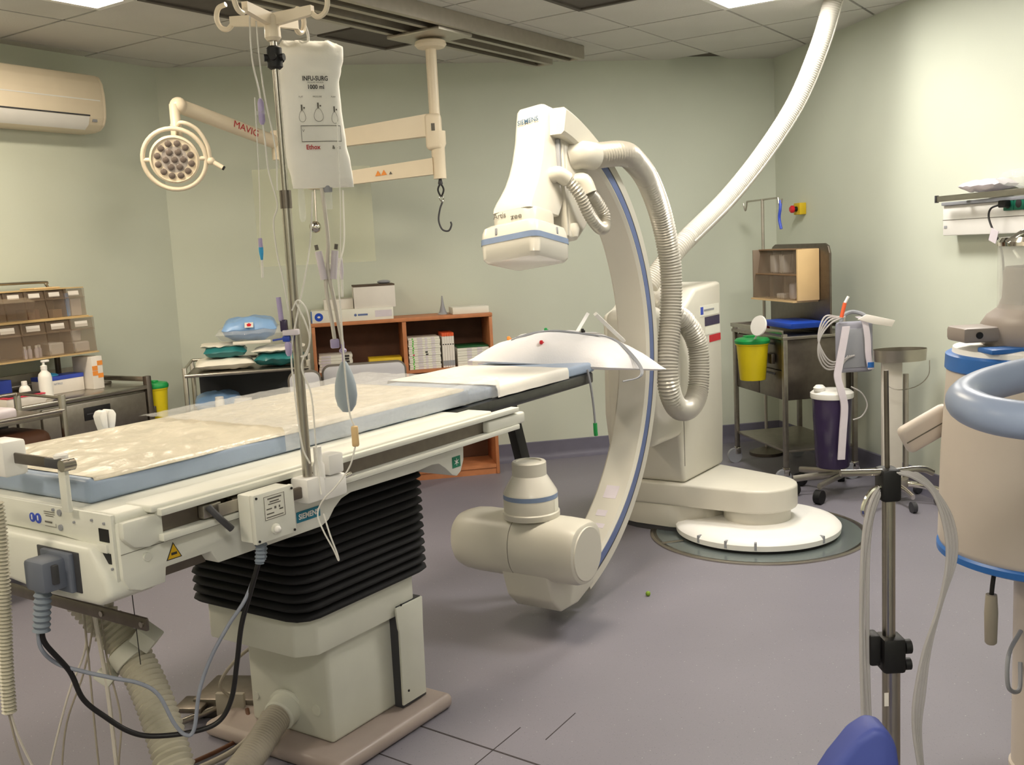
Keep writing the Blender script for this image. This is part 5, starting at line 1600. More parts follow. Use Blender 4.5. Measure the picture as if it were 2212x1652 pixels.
# things on the middle tray
pack('sterile_pack', (0.27, -0.61, 0.601), (0.28, 0.24, 0.125), 0.1, 5.0, 'pack_blue', 'blue film-wrapped pack on the middle tray of the pack trolley')
def jar(x, y, z, r, h, label, cap=True, name='white_bottle'):
    t = thing(name, label, 'bottle', (x, y, z))
    part('body', MB().lathe([(r * 0.94, 0), (r, 0.004), (r, h * 0.8), (r * 0.9, h * 0.9)], (x, y, z), n=22), 'bottle_white', t)
    part('cap', MB().lathe([(r * 0.92, h * 0.9), (r * 0.92, h * 0.985), (r * 0.7, h)], (x, y, z), n=22), 'plastic_white', t)
jar(0.295, -0.825, 0.601, 0.027, 0.135, 'slim white cylinder bottle on the middle tray of the pack trolley')
jar(0.43, -0.80, 0.601, 0.056, 0.112, 'wide white round tub on the middle tray of the pack trolley')
jar(0.15, -0.82, 0.601, 0.025, 0.06, 'short white bottle at the corner of the middle tray')

# ------------------------------------------------------------------ low mobile screens beside the bookcase
def screen(x0, x1, y, z1, label):
    t = thing('low_screen', label, 'screen', ((x0 + x1) / 2, y, 0))
    def out(ins):
        r = 0.055 - ins
        P = [(x0 + ins, 0.10 + ins), (x1 - ins, 0.10 + ins)]
        for k in range(7):
            a = R(90 * k / 6)
            P.append((x1 - ins - r + r * math.cos(a), z1 - ins - r + r * math.sin(a)))
        for k in range(7):
            a = R(90 + 90 * k / 6)
            P.append((x0 + ins + r + r * math.cos(a), z1 - ins - r + r * math.sin(a)))
        return P
    part('edge_trim', MB().prism(out(0.0), 'xz', y - 0.018, y + 0.018, 0.003), 'screen_edge', t)
    part('panel', MB().prism(out(0.011), 'xz', y - 0.022, y + 0.022, 0.003), 'screen_pad', t)
    for x in (x0 + 0.04, x1 - 0.04):
        part('foot', MB().box(x - 0.02, x + 0.02, y - 0.12, y + 0.12, 0.0, 0.04, 0.006), 'dark_grey', t)
        part('upright', MB().box(x - 0.012, x + 0.012, y - 0.015, y + 0.015, 0.04, 0.115), 'steel_dark', t)
screen(0.905, 1.435, -0.62, 0.858, 'wide pale grey screen with dark rounded edge in front of the bookcase')
screen(0.705, 0.90, -1.02, 0.877, 'narrow pale grey screen with dark rounded edge beside the pack trolley')
# ================================================================== right wall
use(RW)
es = thing('emergency_stop', 'red mushroom emergency stop button on a yellow box', 'emergency stop', (0.42, -0.03, 1.65))
part('box', MB().box(0.375, 0.465, -0.05, 0.0, 1.655, 1.735, 0.004), 'yellow_box', es)
part('collar', MB().cyl((0.42, -0.05, 1.694), (0.42, -0.072, 1.694), 0.018, n=20), 'black', es)
part('button', MB().lathe([(0.016, 0), (0.026, 0.006), (0.026, 0.02), (0.018, 0.028)], (0.42, -0.07, 1.694), (0, -1, 0), 22), 'red', es)
# service trunking
tk = thing('wall_trunking', 'white service trunking on the right wall with sockets and a rail', 'wall trunking', (2.75, -0.04, 1.47))
part('body', MB().box(2.135, 3.9, -0.085, 0.0, 1.475, 1.632, 0.006), 'plastic_white', tk)
part('upper_step', MB().box(2.142, 3.9, -0.10, -0.0, 1.632, 1.65, 0.004), 'plastic_grey', tk)
part('seam', MB().box(2.137, 3.9, -0.0862, -0.085, 1.555, 1.558), 'grey_ink', tk, smooth=False)
part('corner_screw', MB().box(2.15, 2.175, -0.088, -0.085, 1.513, 1.527, 0.002), 'plastic_grey', tk)
rl = part('equipment_rail', MB().box(2.195, 3.9, -0.165, -0.15, 1.652, 1.682, 0.003), 'steel', tk)
part('rail_end', MB().box(2.185, 2.1945, -0.168, -0.147, 1.648, 1.686, 0.002), 'dark_grey', rl)
for x in (2.35, 3.2):
    part('rail_bracket', MB().box(x, x + 0.03, -0.149, -0.10, 1.655, 1.68, 0.002), 'steel_dark', rl)
for i in range(5):
    x = 2.63 + i * 0.075
    so = part('socket', MB().box(x, x + 0.07, -0.097, -0.086, 1.585, 1.648, 0.003), 'socket_green', tk)
    part('socket_well', MB().cyl((x + 0.035, -0.0972, 1.616), (x + 0.035, -0.0985, 1.616), 0.021, n=18), 'black_ink', so)
pg = thing('power_cable', 'black plug and cable with a pale tag hanging from the green sockets', 'cable', (2.66, -0.12, 1.40))
part('plug', MB().box(2.64, 2.69, -0.135, -0.0995, 1.60, 1.635, 0.006), 'black', pg)
part('cord', MB().tube([(2.645, -0.125, 1.615), (2.60, -0.14, 1.60), (2.59, -0.145, 1.56), (2.62, -0.145, 1.50), (2.66, -0.14, 1.44), (2.69, -0.14, 1.36), (2.71, -0.14, 1.20), (2.78, -0.14, 0.9)], 0.005, n=8), 'cable_black', pg)
part('tag', MB().cbox((2.635, -0.15, 1.468), (0.055, 0.003, 0.062), Matrix.Rotation(0.35, 4, 'Y')), 'tape', pg)
# crumpled film bags on the rail
for (i, (x, w, h)) in enumerate(((2.50, 0.27, 0.055), (2.79, 0.27, 0.085), (3.16, 0.42, 0.09))):
    m = soft_pack((x, -0.085, 1.6835), (w, 0.15, h), 0.0, 11.0 + i * 3)
    single('film_bag', m, 'tape' if i == 0 else 'film', ['crumpled clear film bag at the free end of the wall rail', 'crumpled clear film bag above the green sockets', 'crumpled clear film bag further along the wall rail'][i], 'plastic bag', ang=60)

# ------------------------------------------------------------------ steel trolley in the corner
ct2 = thing('corner_trolley', 'steel drawer trolley with a lower shelf in the far right corner', 'trolley', (1.02, -0.42, 0))
for (x, y) in ((0.68, -0.64), (0.68, -0.18), (1.40, -0.64), (1.40, -0.18)):
    part('leg', MB().box(x - 0.014, x + 0.014, y - 0.014, y + 0.014, 0.11, 0.93, 0.003), 'steel_brushed', ct2)
    fk = part('caster_fork', MB().box(x - 0.016, x + 0.016, y - 0.02, y + 0.02, 0.06, 0.11, 0.004), 'chrome', ct2)
    part('caster_wheel', MB().cyl((x - 0.012, y - 0.02, 0.05), (x + 0.012, y - 0.02, 0.05), 0.05, n=24), 'plastic_grey', fk)
part('worktop', MB().box(0.66, 1.42, -0.66, -0.16, 0.895, 0.915, 0.004), 'steel_brushed', ct2)
part('top_rail', MB().box(0.66, 1.42, -0.665, -0.655, 0.93, 0.955, 0.003), 'steel', ct2)
part('back_rail', MB().box(0.66, 1.42, -0.165, -0.155, 0.93, 0.955, 0.003), 'steel', ct2)
part('end_rail', MB().box(0.655, 0.665, -0.66, -0.16, 0.93, 0.955, 0.003), 'steel', ct2)
part('drawer_case', MB().box(0.70, 1.38, -0.625, -0.19, 0.52, 0.89, 0.003), 'steel_dark', ct2)
for (a, b) in ((0.705, 1.035), (1.045, 1.375)):
    for (z0_, z1_) in ((0.71, 0.885), (0.525, 0.70)):
        dr = part('drawer', MB().box(a, b, -0.64, -0.626, z0_, z1_, 0.003), 'steel_dark', ct2)
        part('pull', MB().box((a + b) / 2 - 0.06, (a + b) / 2 + 0.06, -0.648, -0.64, z1_ - 0.03, z1_ - 0.018, 0.002), 'dark_grey', dr)
part('lower_shelf', MB().box(0.68, 1.40, -0.64, -0.18, 0.20, 0.215, 0.003), 'steel_brushed', ct2)
# bin unit on a backboard above it
bu = thing('tilt_bin_unit', 'beige tilt-bin unit with clear bins above the corner trolley', 'bin rack', (1.0, -0.35, 0.915))
part('back_board', MB().prism([(0.62, 0.916), (1.42, 0.916), (1.42, 1.40), (1.40, 1.445), (1.36, 1.46), (0.70, 1.46), (0.66, 1.445), (0.62, 1.40)], 'xz', -0.352, -0.337, 0.003), 'steel_dark', bu)
part('end_panel', MB().box(1.285, 1.305, -0.50, -0.355, 1.115, 1.43, 0.004), 'bin_beige', bu)
part('end_panel', MB().box(0.665, 0.68, -0.50, -0.355, 1.115, 1.43, 0.004), 'bin_back', bu)
part('shelf', MB().box(0.68, 1.285, -0.52, -0.355, 1.105, 1.115), 'bin_beige', bu, smooth=False)
part('shelf', MB().box(0.68, 1.285, -0.485, -0.355, 1.268, 1.276), 'card_brown', bu, smooth=False)
part('cover', MB().box(0.68, 1.285, -0.46, -0.355, 1.425, 1.432), 'card_brown', bu, smooth=False)
for (z0_, z1_, yf, n) in ((1.277, 1.424, -0.47, 4), (1.116, 1.266, -0.51, 3)):
    w = 0.605 / n
    for i in range(n):
        xa = 0.68 + w * i
        part('bin', MB().prism([(yf + 0.025, z1_), (yf + 0.021, z1_), (yf, z0_), (yf + 0.004, z0_)], 'yz', xa + 0.003, xa + w - 0.003), 'bin_clear', bu, smooth=False)
        if i:
            part('divider', MB().box(xa - 0.002, xa + 0.002, yf + 0.03, -0.356, z0_, z1_), 'bin_clear', bu, smooth=False)
for (k, x) in enumerate((0.80, 0.93)):
    single('swab_roll', MB().box(x, x + 0.07, -0.44, -0.36, 1.278, 1.395, 0.01), 'card_white', 'white upright swab carton in the upper bins of the corner unit', 'carton', group='white cartons in the corner bins')
single('syringe_pack', MB().box(1.20, 1.27, -0.44, -0.36, 1.278, 1.36, 0.012), 'tape', 'pale syringe pack in the end upper bin of the corner unit', 'syringe pack')
single('needle_pack', MB().box(0.93, 1.03, -0.46, -0.36, 1.117, 1.15, 0.008), 'card_white', 'flat white needle pack in the lower bins of the corner unit', 'needle pack')
single('tubing_pack', MB().box(1.10, 1.17, -0.46, -0.36, 1.117, 1.22, 0.015), 'tape', 'pale tubing pack in the lower end bin of the corner unit', 'tubing pack')
# drip hook pole
hp2 = thing('hook_pole', 'thin grey hook pole with two arms beside the corner bins', 'hook pole', (0.52, -0.33, 0.0))
part('pole', MB().cyl((0.515, -0.35, 0.05), (0.515, -0.35, 1.77), 0.011, n=14), 'alu', hp2)
part('cross_arm', MB().cyl((0.27, -0.35, 1.765), (0.75, -0.35, 1.765), 0.006, n=10), 'alu', hp2)
for s, x in ((-1, 0.27), (1, 0.75)):
    part('hook', MB().tube([(x, -0.35, 1.765), (x + s * 0.012, -0.35, 1.73), (x + s * 0.03, -0.35, 1.705), (x + s * 0.05, -0.35, 1.73), (x + s * 0.06, -0.35, 1.755)], 0.006, n=8), 'alu', hp2)
part('foot', MB().lathe([(0.12, 0.0), (0.12, 0.02), (0.03, 0.05)], (0.515, -0.35, 0), n=24), 'steel_dark', hp2)
single('tourniquet', MB().tube([(0.79, -0.352, 1.745), (0.80, -0.36, 1.69), (0.785, -0.36, 1.63), (0.80, -0.355, 1.56)], 0.010, n=8), 'blue_box', 'dark blue tourniquet hanging from the hook pole', 'tourniquet')
# things on its worktop
use(RW)
sharp2 = sharps_bin(1.23, -0.77, 0.645, 0.098, 0.215, 'yellow sharps bin with green lid hanging on the front of the corner trolley')
part('bracket', MB().box(1.17, 1.29, -0.672, -0.650, 0.74, 0.80, 0.002), 'steel_dark', sharp2)
m = MB().lathe([(0.06, 0.0), (0.063, 0.004), (0.060, 0.012), (0.0001, 0.013)], (0, 0, 0), (0, 0, 1), 28)
m.xf(Matrix.Translation((1.40, -0.80, 0.99)) @ Matrix.Rotation(R(75), 4, 'X') @ Matrix.Rotation(R(20), 4, 'Y'))
part('flip_cap', m, 'plastic_white', sharp2)
part('cap_hinge', MB().cyl((1.30, -0.79, 0.895), (1.375, -0.797, 0.945), 0.006, n=8), 'plastic_white', sharp2)
single('blue_tray', MB().prism([(1.02, 0.957), (1.40, 0.957), (1.42, 0.99), (1.00, 0.99)], 'xz', -0.60, -0.36, 0.004), 'blue_deep', 'deep blue plastic tray on the corner trolley', 'tray')
single('red_white_packet', MB().ball((0.98, -0.58, 0.936), (0.06, 0.04, 0.02)), 'pink', 'small red and white packet on the corner trolley', 'packet')

# ------------------------------------------------------------------ suction stand with the purple canister
use(WF)
SX, SY = 1.92, 5.79
su = thing('suction_stand', 'wheeled suction stand with a dark purple canister and coiled tubes', 'suction stand', (SX, SY, 0))
part('pole', MB().cyl((SX, SY, 0.11), (SX, SY, 1.06), 0.014, n=16), 'cable_white', su)
for k, a in enumerate((15, 75, 130, 180, 225)):
    dx, dy = math.cos(R(a)), math.sin(R(a))
    L = 0.30
    lg = part('foot_leg', MB().tube([(SX, SY, 0.115), (SX + dx * L * 0.6, SY + dy * L * 0.6, 0.11), (SX + dx * L, SY + dy * L, 0.10)], 0.02, n=10, flat=0.6), 'alu', su)
    part('caster', MB().cyl((SX + dx * L - dy * 0.02, SY + dy * L + dx * 0.02, 0.04), (SX + dx * L + dy * 0.02, SY + dy * L - dx * 0.02, 0.04), 0.04, n=22), 'rubber', lg)
cx, cy = 1.83, 5.72
cn2 = part('canister', MB().lathe([(0.088, 0.18), (0.095, 0.19), (0.110, 0.56), (0.112, 0.585)], (cx, cy, 0), n=36), 'purple_dark', su, label='dark purple suction canister')
part('canister_lid', MB().lathe([(0.118, 0.585), (0.120, 0.59), (0.120, 0.615), (0.10, 0.63), (0.02, 0.635)], (cx, cy, 0), n=36), 'bottle_white', cn2)
part('lid_port', MB().lathe([(0.03, 0.63), (0.035, 0.65), (0.02, 0.665)], (cx - 0.08, cy - 0.03, 0), n=16), 'bottle_white', cn2)
part('canister_bracket', MB().box(cx, SX, cy + 0.05, SY, 0.57, 0.60, 0.004), 'plastic_grey', su)
gb = part('monitor_pad', MB().box(1.84, 2.05, 5.66, 5.70, 0.73, 1.02, 0.025, 3), 'bag_grey', su, label='grey padded pouch hanging on the stand')
part('pad_face', MB().box(1.875, 2.0, 5.654, 5.66, 0.76, 0.98, 0.002), 'plastic_grey', gb)
part('pad_hanger', MB().tube([(1.87, 5.68, 1.0), (1.89, 5.70, 1.05), (1.95, 5.72, 1.07), (2.01, 5.70, 1.05), (2.03, 5.68, 1.0)], 0.012, n=8), 'plastic_grey', gb)
for k in range(4):
    o = 0.012 * k
    part('coiled_tube', MB().tube([(1.89 - o, 5.66, 1.05), (1.80 - o, 5.63, 1.02 + o), (1.735 - o * 0.3, 5.62, 0.94), (1.725 + o, 5.62, 0.84), (1.77 + o, 5.63, 0.765 + o), (1.85, 5.64, 0.77 + o), (1.90 + o, 5.645, 0.83)], 0.005, n=8), 'tube_grey', su)
def strap(pts, w, th=0.004):
    """flat webbing along a path, its width across the view"""
    P = catmull(pts, 6)
    m = MB()
    vs, fs = [], []
    for p in P:
        for (a, b) in ((-w / 2, -th / 2), (w / 2, -th / 2), (w / 2, th / 2), (-w / 2, th / 2)):
            vs.append(p + Vector((a, b, 0)))
    for i in range(len(P) - 1):
        for j in range(4):
            fs.append((i * 4 + j, i * 4 + (j + 1) % 4, i * 4 + 4 + (j + 1) % 4, i * 4 + 4 + j))
    fs += [(3, 2, 1, 0), tuple(range(len(P) * 4 - 4, len(P) * 4))]
    return m.add(vs, fs)
part('white_tube', strap([(1.875, 5.60, 1.00), (1.855, 5.595, 0.90), (1.83, 5.59, 0.78), (1.82, 5.585, 0.72), (1.84, 5.58, 0.63), (1.855, 5.58, 0.55), (1.845, 5.58, 0.40), (1.835, 5.58, 0.25)], 0.040, 0.012), 'tape', su)
part('white_strap', strap([(1.95, 5.63, 1.05), (1.985, 5.625, 1.02), (2.0, 5.62, 0.93), (2.005, 5.62, 0.83), (2.02, 5.62, 0.75)], 0.034), 'tape', su)
part('white_flag', MB().prism([(1.94, 1.035), (1.99, 1.062), (2.15, 1.02), (2.13, 0.985), (2.03, 1.005)], 'xz', 5.60, 5.612, 0.003), 'card_white', su)
part('strap_tip', MB().box(2.0, 2.035, 5.615, 5.625, 0.76, 0.79), 'blue_band', su, smooth=False)
part('suction_tip', MB().cyl((1.855, 5.62, 1.05), (1.875, 5.62, 1.13), 0.011, n=10), 'orange', su)
part('suction_cap', MB().cyl((1.875, 5.62, 1.13), (1.895, 5.62, 1.165), 0.008, n=10), 'plastic_white', su)
part('thin_tube', MB().tube([(1.90, 5.60, 0.66), (1.96, 5.60, 0.62), (1.99, 5.60, 0.55), (1.96, 5.60, 0.49), (1.91, 5.60, 0.47)], 0.004, n=6), 'tube_grey', su)

# ------------------------------------------------------------------ oval tray stand
bx, by = 2.11, 5.55
bs = thing('tray_stand', 'wheeled stand with a white flat post and an oval steel tray', 'instrument stand', (bx, by, 0))
part('post', MB().box(bx - 0.055, bx + 0.055, by - 0.015, by + 0.02, 0.12, 0.80, 0.005), 'cable_white', bs)
part('rear_pole', MB().cyl((bx + 0.09, by + 0.03, 0.12), (bx + 0.09, by + 0.03, 0.72), 0.015, n=14), 'alu', bs)
ov = []
for k in range(40):
    a = 2 * math.pi * k / 40
    ov.append((bx + 0.045 + 0.142 * math.cos(a), by + 0.09 * math.sin(a)))
part('tray', loft([(ov, 0.80), ([(bx + 0.045 + (p[0] - bx - 0.045) * 1.03, by + (p[1] - by) * 1.03) for p in ov], 0.865)], None, False).add([(p[0], p[1], 0.802) for p in ov], [tuple(range(40))]), 'steel', bs)
part('wire_loop', MB().tube([(bx + 0.19, by - 0.05, 0.80), (bx + 0.17, by - 0.08, 0.72), (bx + 0.10, by - 0.09, 0.665), (bx + 0.0, by - 0.08, 0.65), (bx - 0.06, by - 0.05, 0.68)], 0.0025, n=6), 'steel', bs)
part('height_knob', MB().tube([(bx + 0.115, by - 0.0, 0.345), (bx + 0.135, by - 0.01, 0.34), (bx + 0.15, by - 0.015, 0.30)], 0.009, n=8), 'black', bs)
part('hub', MB().lathe([(0.07, 0.09), (0.075, 0.10), (0.07, 0.135), (0.04, 0.14)], (bx + 0.02, by, 0), n=24), 'alu', bs)
for a in (225, 275, 330, 35):
    dx, dy = math.cos(R(a)), math.sin(R(a))
    L = 0.25
    lg = part('foot_leg', MB().tube([(bx, by, 0.11), (bx + dx * L * 0.6, by + dy * L * 0.6, 0.105), (bx + dx * L, by + dy * L, 0.085)], 0.017, n=10, flat=0.6), 'chrome', bs)
    part('caster', MB().cyl((bx + dx * L - dy * 0.012, by + dy * L + dx * 0.012, 0.03), (bx + dx * L + dy * 0.012, by + dy * L - dx * 0.012, 0.03), 0.03, n=20), 'dark_grey', lg)
# ================================================================== foreground right: big machine, handle, drip stand, chair
use(WF)
MX, MY = 1.455, 2.66
mc = thing('column_machine', 'large beige round machine with blue rims on a grey column', 'medical machine', (MX, MY, 0))
part('column', MB().lathe([(0.104, 0.0), (0.104, 0.015), (0.098, 0.02), (0.098, 0.64)], (MX, MY, 0), n=40), 'machine_beige', mc)
secs = [(0.640, 0.272), (0.655, 0.290), (0.67, 0.294), (0.90, 0.288), (1.14, 0.274)]
dr = part('drum', MB().lathe([(r, z) for z, r in secs], (MX, MY, 0), n=64), 'machine_beige', mc)
part('lower_rim', MB().lathe([(0.285, 0.628), (0.297, 0.634), (0.297, 0.650), (0.290, 0.656)], (MX, MY, 0), n=64), 'blue_band', dr)
part('upper_rim', MB().lathe([(0.275, 1.140), (0.279, 1.144), (0.277, 1.182), (0.268, 1.187)], (MX, MY, 0), n=64), 'blue_band', dr)
part('top_plate', MB().lathe([(0.262, 1.182), (0.258, 1.200), (0.22, 1.206), (0.0001, 1.207)], (MX, MY, 0), n=64), 'plastic_white', dr)
part('lid_clip', MB().box(MX - 0.245, MX - 0.14, MY - 0.14, MY - 0.06, 1.20, 1.213, 0.004), 'blue_band', dr)
nk2 = part('neck', MB().lathe([(0.185, 1.206), (0.19, 1.215), (0.19, 1.262), (0.175, 1.285), (0.148, 1.305), (0.138, 1.33), (0.135, 1.40), (0.13, 1.412)], (MX, MY, 0), n=48), 'machine_grey', mc)
part('side_arm', MB().box(MX - 0.275, MX - 0.15, MY - 0.05, MY + 0.06, 1.222, 1.262, 0.010), 'machine_grey', nk2)
part('arm_socket', MB().cyl((MX - 0.235, MY - 0.051, 1.242), (MX - 0.235, MY - 0.054, 1.242), 0.009, n=14), 'black', nk2)
part('glass_jar', MB().lathe([(0.150, 1.30), (0.150, 1.47), (0.142, 1.482), (0.136, 1.482), (0.144, 1.47), (0.144, 1.302)], (MX, MY, 0), n=48), 'clear', mc)
part('jar_rim', MB().lathe([(0.152, 1.468), (0.153, 1.478), (0.145, 1.490), (0.135, 1.490)], (MX, MY, 0), n=48), 'chrome', mc)
part('jar_handle', MB().tube([(MX - 0.15, MY - 0.02, 1.475), (MX - 0.10, MY - 0.03, 1.505), (MX - 0.03, MY - 0.03, 1.51)], 0.010, n=10), 'chrome', mc)
pd = Matrix.Translation((1.165, 2.86, 0.955)) @ Matrix.Rotation(R(-28), 4, 'Y')
m = MB().box(-0.06, 0.10, -0.02, 0.02, -0.055, 0.03, 0.018, 3); m.xf(pd)
pdl = part('paddle', m, 'machine_beige', mc)
m = MB().box(-0.055, 0.10, -0.0215, -0.0195, -0.016, -0.013); m.xf(pd)
part('paddle_seam', m, 'grey_ink', pdl, smooth=False)
pn = part('pendant_grip', MB().lathe([(0.011, 0.435), (0.015, 0.44), (0.017, 0.52), (0.014, 0.57)], (1.222, 2.53, 0), n=16), 'hose_dust', mc)
part('pendant_hook', MB().tube([(1.222, 2.53, 0.565), (1.225, 2.53, 0.60), (1.235, 2.54, 0.635)], 0.006, n=8), 'black', pn)
part('cable_loop', MB().tube([(MX - 0.098, MY - 0.02, 0.42), (MX - 0.16, MY - 0.08, 0.38), (MX - 0.17, MY - 0.10, 0.30), (MX - 0.12, MY - 0.06, 0.27), (MX - 0.098, MY - 0.02, 0.33)], 0.006, n=8), 'plastic_grey', mc)

# padded loop handle of the cart beside the viewer
hd2 = thing('cart_handle', 'pale blue padded loop handle of a cart in the near foreground', 'cart handle', (1.15, 1.52, 0))
loop_p = [(1.20, 1.86, 1.275), (0.97, 1.76, 1.272), (0.80, 1.66, 1.266), (0.72, 1.585, 1.257), (0.704, 1.52, 1.250), (0.733, 1.46, 1.243), (0.84, 1.41, 1.234), (1.0, 1.38, 1.225), (1.20, 1.37, 1.215)]
part('grip', MB().tube(loop_p, 0.0285, n=20), 'handle_blue', hd2)
part('support', MB().box(1.17, 1.23, 1.34, 1.88, 0.05, 1.29, 0.01), 'machine_grey', hd2)
part('foot', MB().box(1.05, 1.35, 1.30, 1.90, 0.0, 0.05, 0.01), 'dark_grey', hd2)

# drip stand in the foreground
fx, fy = 0.603, 1.60
fi = thing('chrome_drip_stand', 'chrome drip stand with black clamps draped with clear tubing', 'drip stand', (fx, fy, 0))
part('lower_pole', MB().cyl((fx + 0.004, fy, 0.08), (fx + 0.004, fy, 0.84), 0.0145, n=20), 'steel', fi)
part('middle_pole', MB().cyl((fx, fy, 0.82), (fx, fy, 1.14), 0.0105, n=20), 'steel', fi)
part('upper_rod', MB().cyl((fx - 0.002, fy, 1.13), (fx - 0.004, fy, 1.305), 0.0040, n=12), 'steel_dark', fi)
kc = part('top_clamp', MB().box(fx - 0.017, fx + 0.015, fy - 0.02, fy + 0.02, 1.092, 1.146, 0.006), 'black', fi)
part('cross_bar', MB().tube([(fx - 0.08, fy - 0.006, 1.142), (fx, fy - 0.006, 1.14), (fx + 0.05, fy - 0.006, 1.142), (fx + 0.07, fy - 0.006, 1.135)], 0.0055, n=10), 'steel', fi)
for s in (-1,):
    part('hook', MB().tube([(fx - 0.012, fy - 0.01, 1.118), (fx - 0.03, fy - 0.012, 1.113), (fx - 0.042, fy - 0.012, 1.095), (fx - 0.046, fy - 0.012, 1.077), (fx - 0.038, fy - 0.012, 1.070), (fx - 0.030, fy - 0.012, 1.083), (fx - 0.028, fy - 0.012, 1.104)], 0.0042, n=8), 'chrome', fi)
lc = part('lower_clamp', MB().box(fx - 0.016, fx + 0.022, fy - 0.022, fy + 0.022, 0.802, 0.862, 0.006), 'black', fi)
part('clamp_wing', MB().box(fx - 0.036, fx - 0.018, fy - 0.016, fy + 0.016, 0.815, 0.868, 0.004), 'black', lc)
part('clamp_knob', MB().cyl((fx + 0.022, fy - 0.01, 0.845), (fx + 0.032, fy - 0.01, 0.845), 0.012, n=16), 'black', lc)
part('clamp_knob', MB().cyl((fx + 0.022, fy - 0.01, 0.815), (fx + 0.032, fy - 0.01, 0.815), 0.010, n=16), 'black', lc)
part('pole_tag', MB().box(fx - 0.013, fx - 0.006, fy - 0.0155, fy - 0.0145, 0.745, 0.768), 'card_white', fi, smooth=False)
for a in range(5):
    dx, dy = math.cos(R(72 * a + 20)), math.sin(R(72 * a + 20))
    lg = part('foot_leg', MB().tube([(fx, fy, 0.09), (fx + dx * 0.15, fy + dy * 0.15, 0.085), (fx + dx * 0.28, fy + dy * 0.28, 0.07)], 0.012, n=8), 'steel', fi)
    part('caster', MB().cyl((fx + dx * 0.28 - dy * 0.01, fy + dy * 0.28 + dx * 0.01, 0.03), (fx + dx * 0.28 + dy * 0.01, fy + dy * 0.28 - dx * 0.01, 0.03), 0.03, n=18), 'rubber', lg)
LT = [(0.590, 1.588, 1.118), (0.578, 1.58, 1.095), (0.565, 1.578, 1.05), (0.556, 1.58, 0.975), (0.554, 1.58, 0.84), (0.562, 1.58, 0.71), (0.575, 1.58, 0.60)]
RT = [(0.612, 1.585, 1.142), (0.640, 1.578, 1.134), (0.668, 1.575, 1.108), (0.692, 1.575, 1.056), (0.698, 1.575, 0.993), (0.682, 1.58, 0.915), (0.660, 1.58, 0.836), (0.648, 1.58, 0.755), (0.645, 1.58, 0.698), (0.653, 1.58, 0.62), (0.66, 1.58, 0.55)]
for k in range(4):
    o = (k - 1.5) * 0.0052
    single('drip_tube', MB().tube([(p[0] + o * (0.5 + 0.5 * math.sin(i * 1.3 + k)) * 1.1 + o * 0.4, p[1] + 0.004 * k, p[2]) for i, p in enumerate(LT)], 0.0031, n=8), 'tube_grey', 'clear drip tube hanging beside the chrome hook of the near stand', 'drip tube', group='drip tubes on the hook side of the near stand')
    single('drip_tube', MB().tube([(p[0] + o * (0.4 + 0.9 * abs(math.cos(i * 0.9))) , p[1] + 0.004 * k, p[2]) for i, p in enumerate(RT)], 0.0031, n=8), 'tube_grey', 'clear drip tube looped over the free side of the near stand', 'drip tube', group='drip tubes on the free side of the near stand')
# blue chair back at the bottom edge
ch = thing('blue_chair', 'blue upholstered chair seen only by the top of its back', 'chair', (0.30, 1.1, 0))
P = [(0.16, 0.62), (0.43, 0.62), (0.424, 0.90), (0.418, 0.945), (0.408, 0.964), (0.392, 0.968), (0.372, 0.955), (0.348, 0.925), (0.322, 0.885), (0.28, 0.84), (0.16, 0.78)]
bk = part('backrest', MB().prism(P, 'xz', 1.08, 1.125, 0.014, 3), 'chair_blue', ch)
part('seat', MB().box(0.08, 0.46, 0.72, 1.12, 0.44, 0.50, 0.03, 3), 'chair_blue', ch)
part('back_post', MB().box(0.28, 0.32, 1.12, 1.135, 0.42, 0.70, 0.004), 'dark_grey', ch)
for (x, y) in ((0.10, 0.74), (0.44, 0.74), (0.10, 1.10), (0.44, 1.10)):
    part('leg', MB().cyl((x, y, 0.0), (x, y, 0.45), 0.012, n=12), 'dark_grey', ch)
single('green_pea', MB().ball((0.544, 4.222, 0.011), 0.011, 12, 8), 'pea', 'small green bead lying on the open floor', 'bead')

# ================================================================== foreground left: table end hardware and cables
use(TF)
ar = thing('arm_support', 'steel flat-bar arm support with a white block at the table end', 'arm support', (-0.79, 0.05, 0.985))
part('flat_bar', MB().cbox((-0.80, 0.055, 1.098), (0.008, 0.245, 0.026), None, 0.003), 'steel_dark', ar)
part('pivot', MB().cyl((-0.815, -0.058, 1.098), (-0.785, -0.058, 1.098), 0.014, n=18), 'steel', ar)
part('grip_pad', MB().cbox((-0.802, -0.02, 1.0985), (0.010, 0.085, 0.022), None, 0.003), 'dark_grey', ar)
part('upright', MB().box(-0.80, -0.788, -0.044, -0.016, 0.985, 1.10, 0.003), 'table_white', ar)
part('block', MB().box(-0.83, -0.77, 0.15, 0.235, 1.055, 1.14, 0.008), 'plastic_white', ar)
part('top_bolt', MB().lathe([(0.016, 1.10), (0.016, 1.116), (0.010, 1.12)], (-0.79, -0.02, 0), n=16), 'plastic_white', ar)
# hanging rail under the end of the table
ur = thing('underslung_rail', 'flat steel bar hung under the end of the table on two white straps', 'rail', (-0.70, 0.18, 0.69))
part('bar', MB().box(-0.706, -0.696, -0.15, 0.54, 0.690, 0.722, 0.004), 'steel_dark', ur)
for y in (0.05, 0.29):
    part('hanger', MB().box(-0.694, -0.686, y - 0.014, y + 0.014, 0.69, 0.775, 0.002), 'table_white', ur)
parts('rivet', [MB().cyl((-0.706, y, 0.706), (-0.71, y, 0.706), 0.007, n=12) for y in (0.02, -0.135)], 'steel', ur)
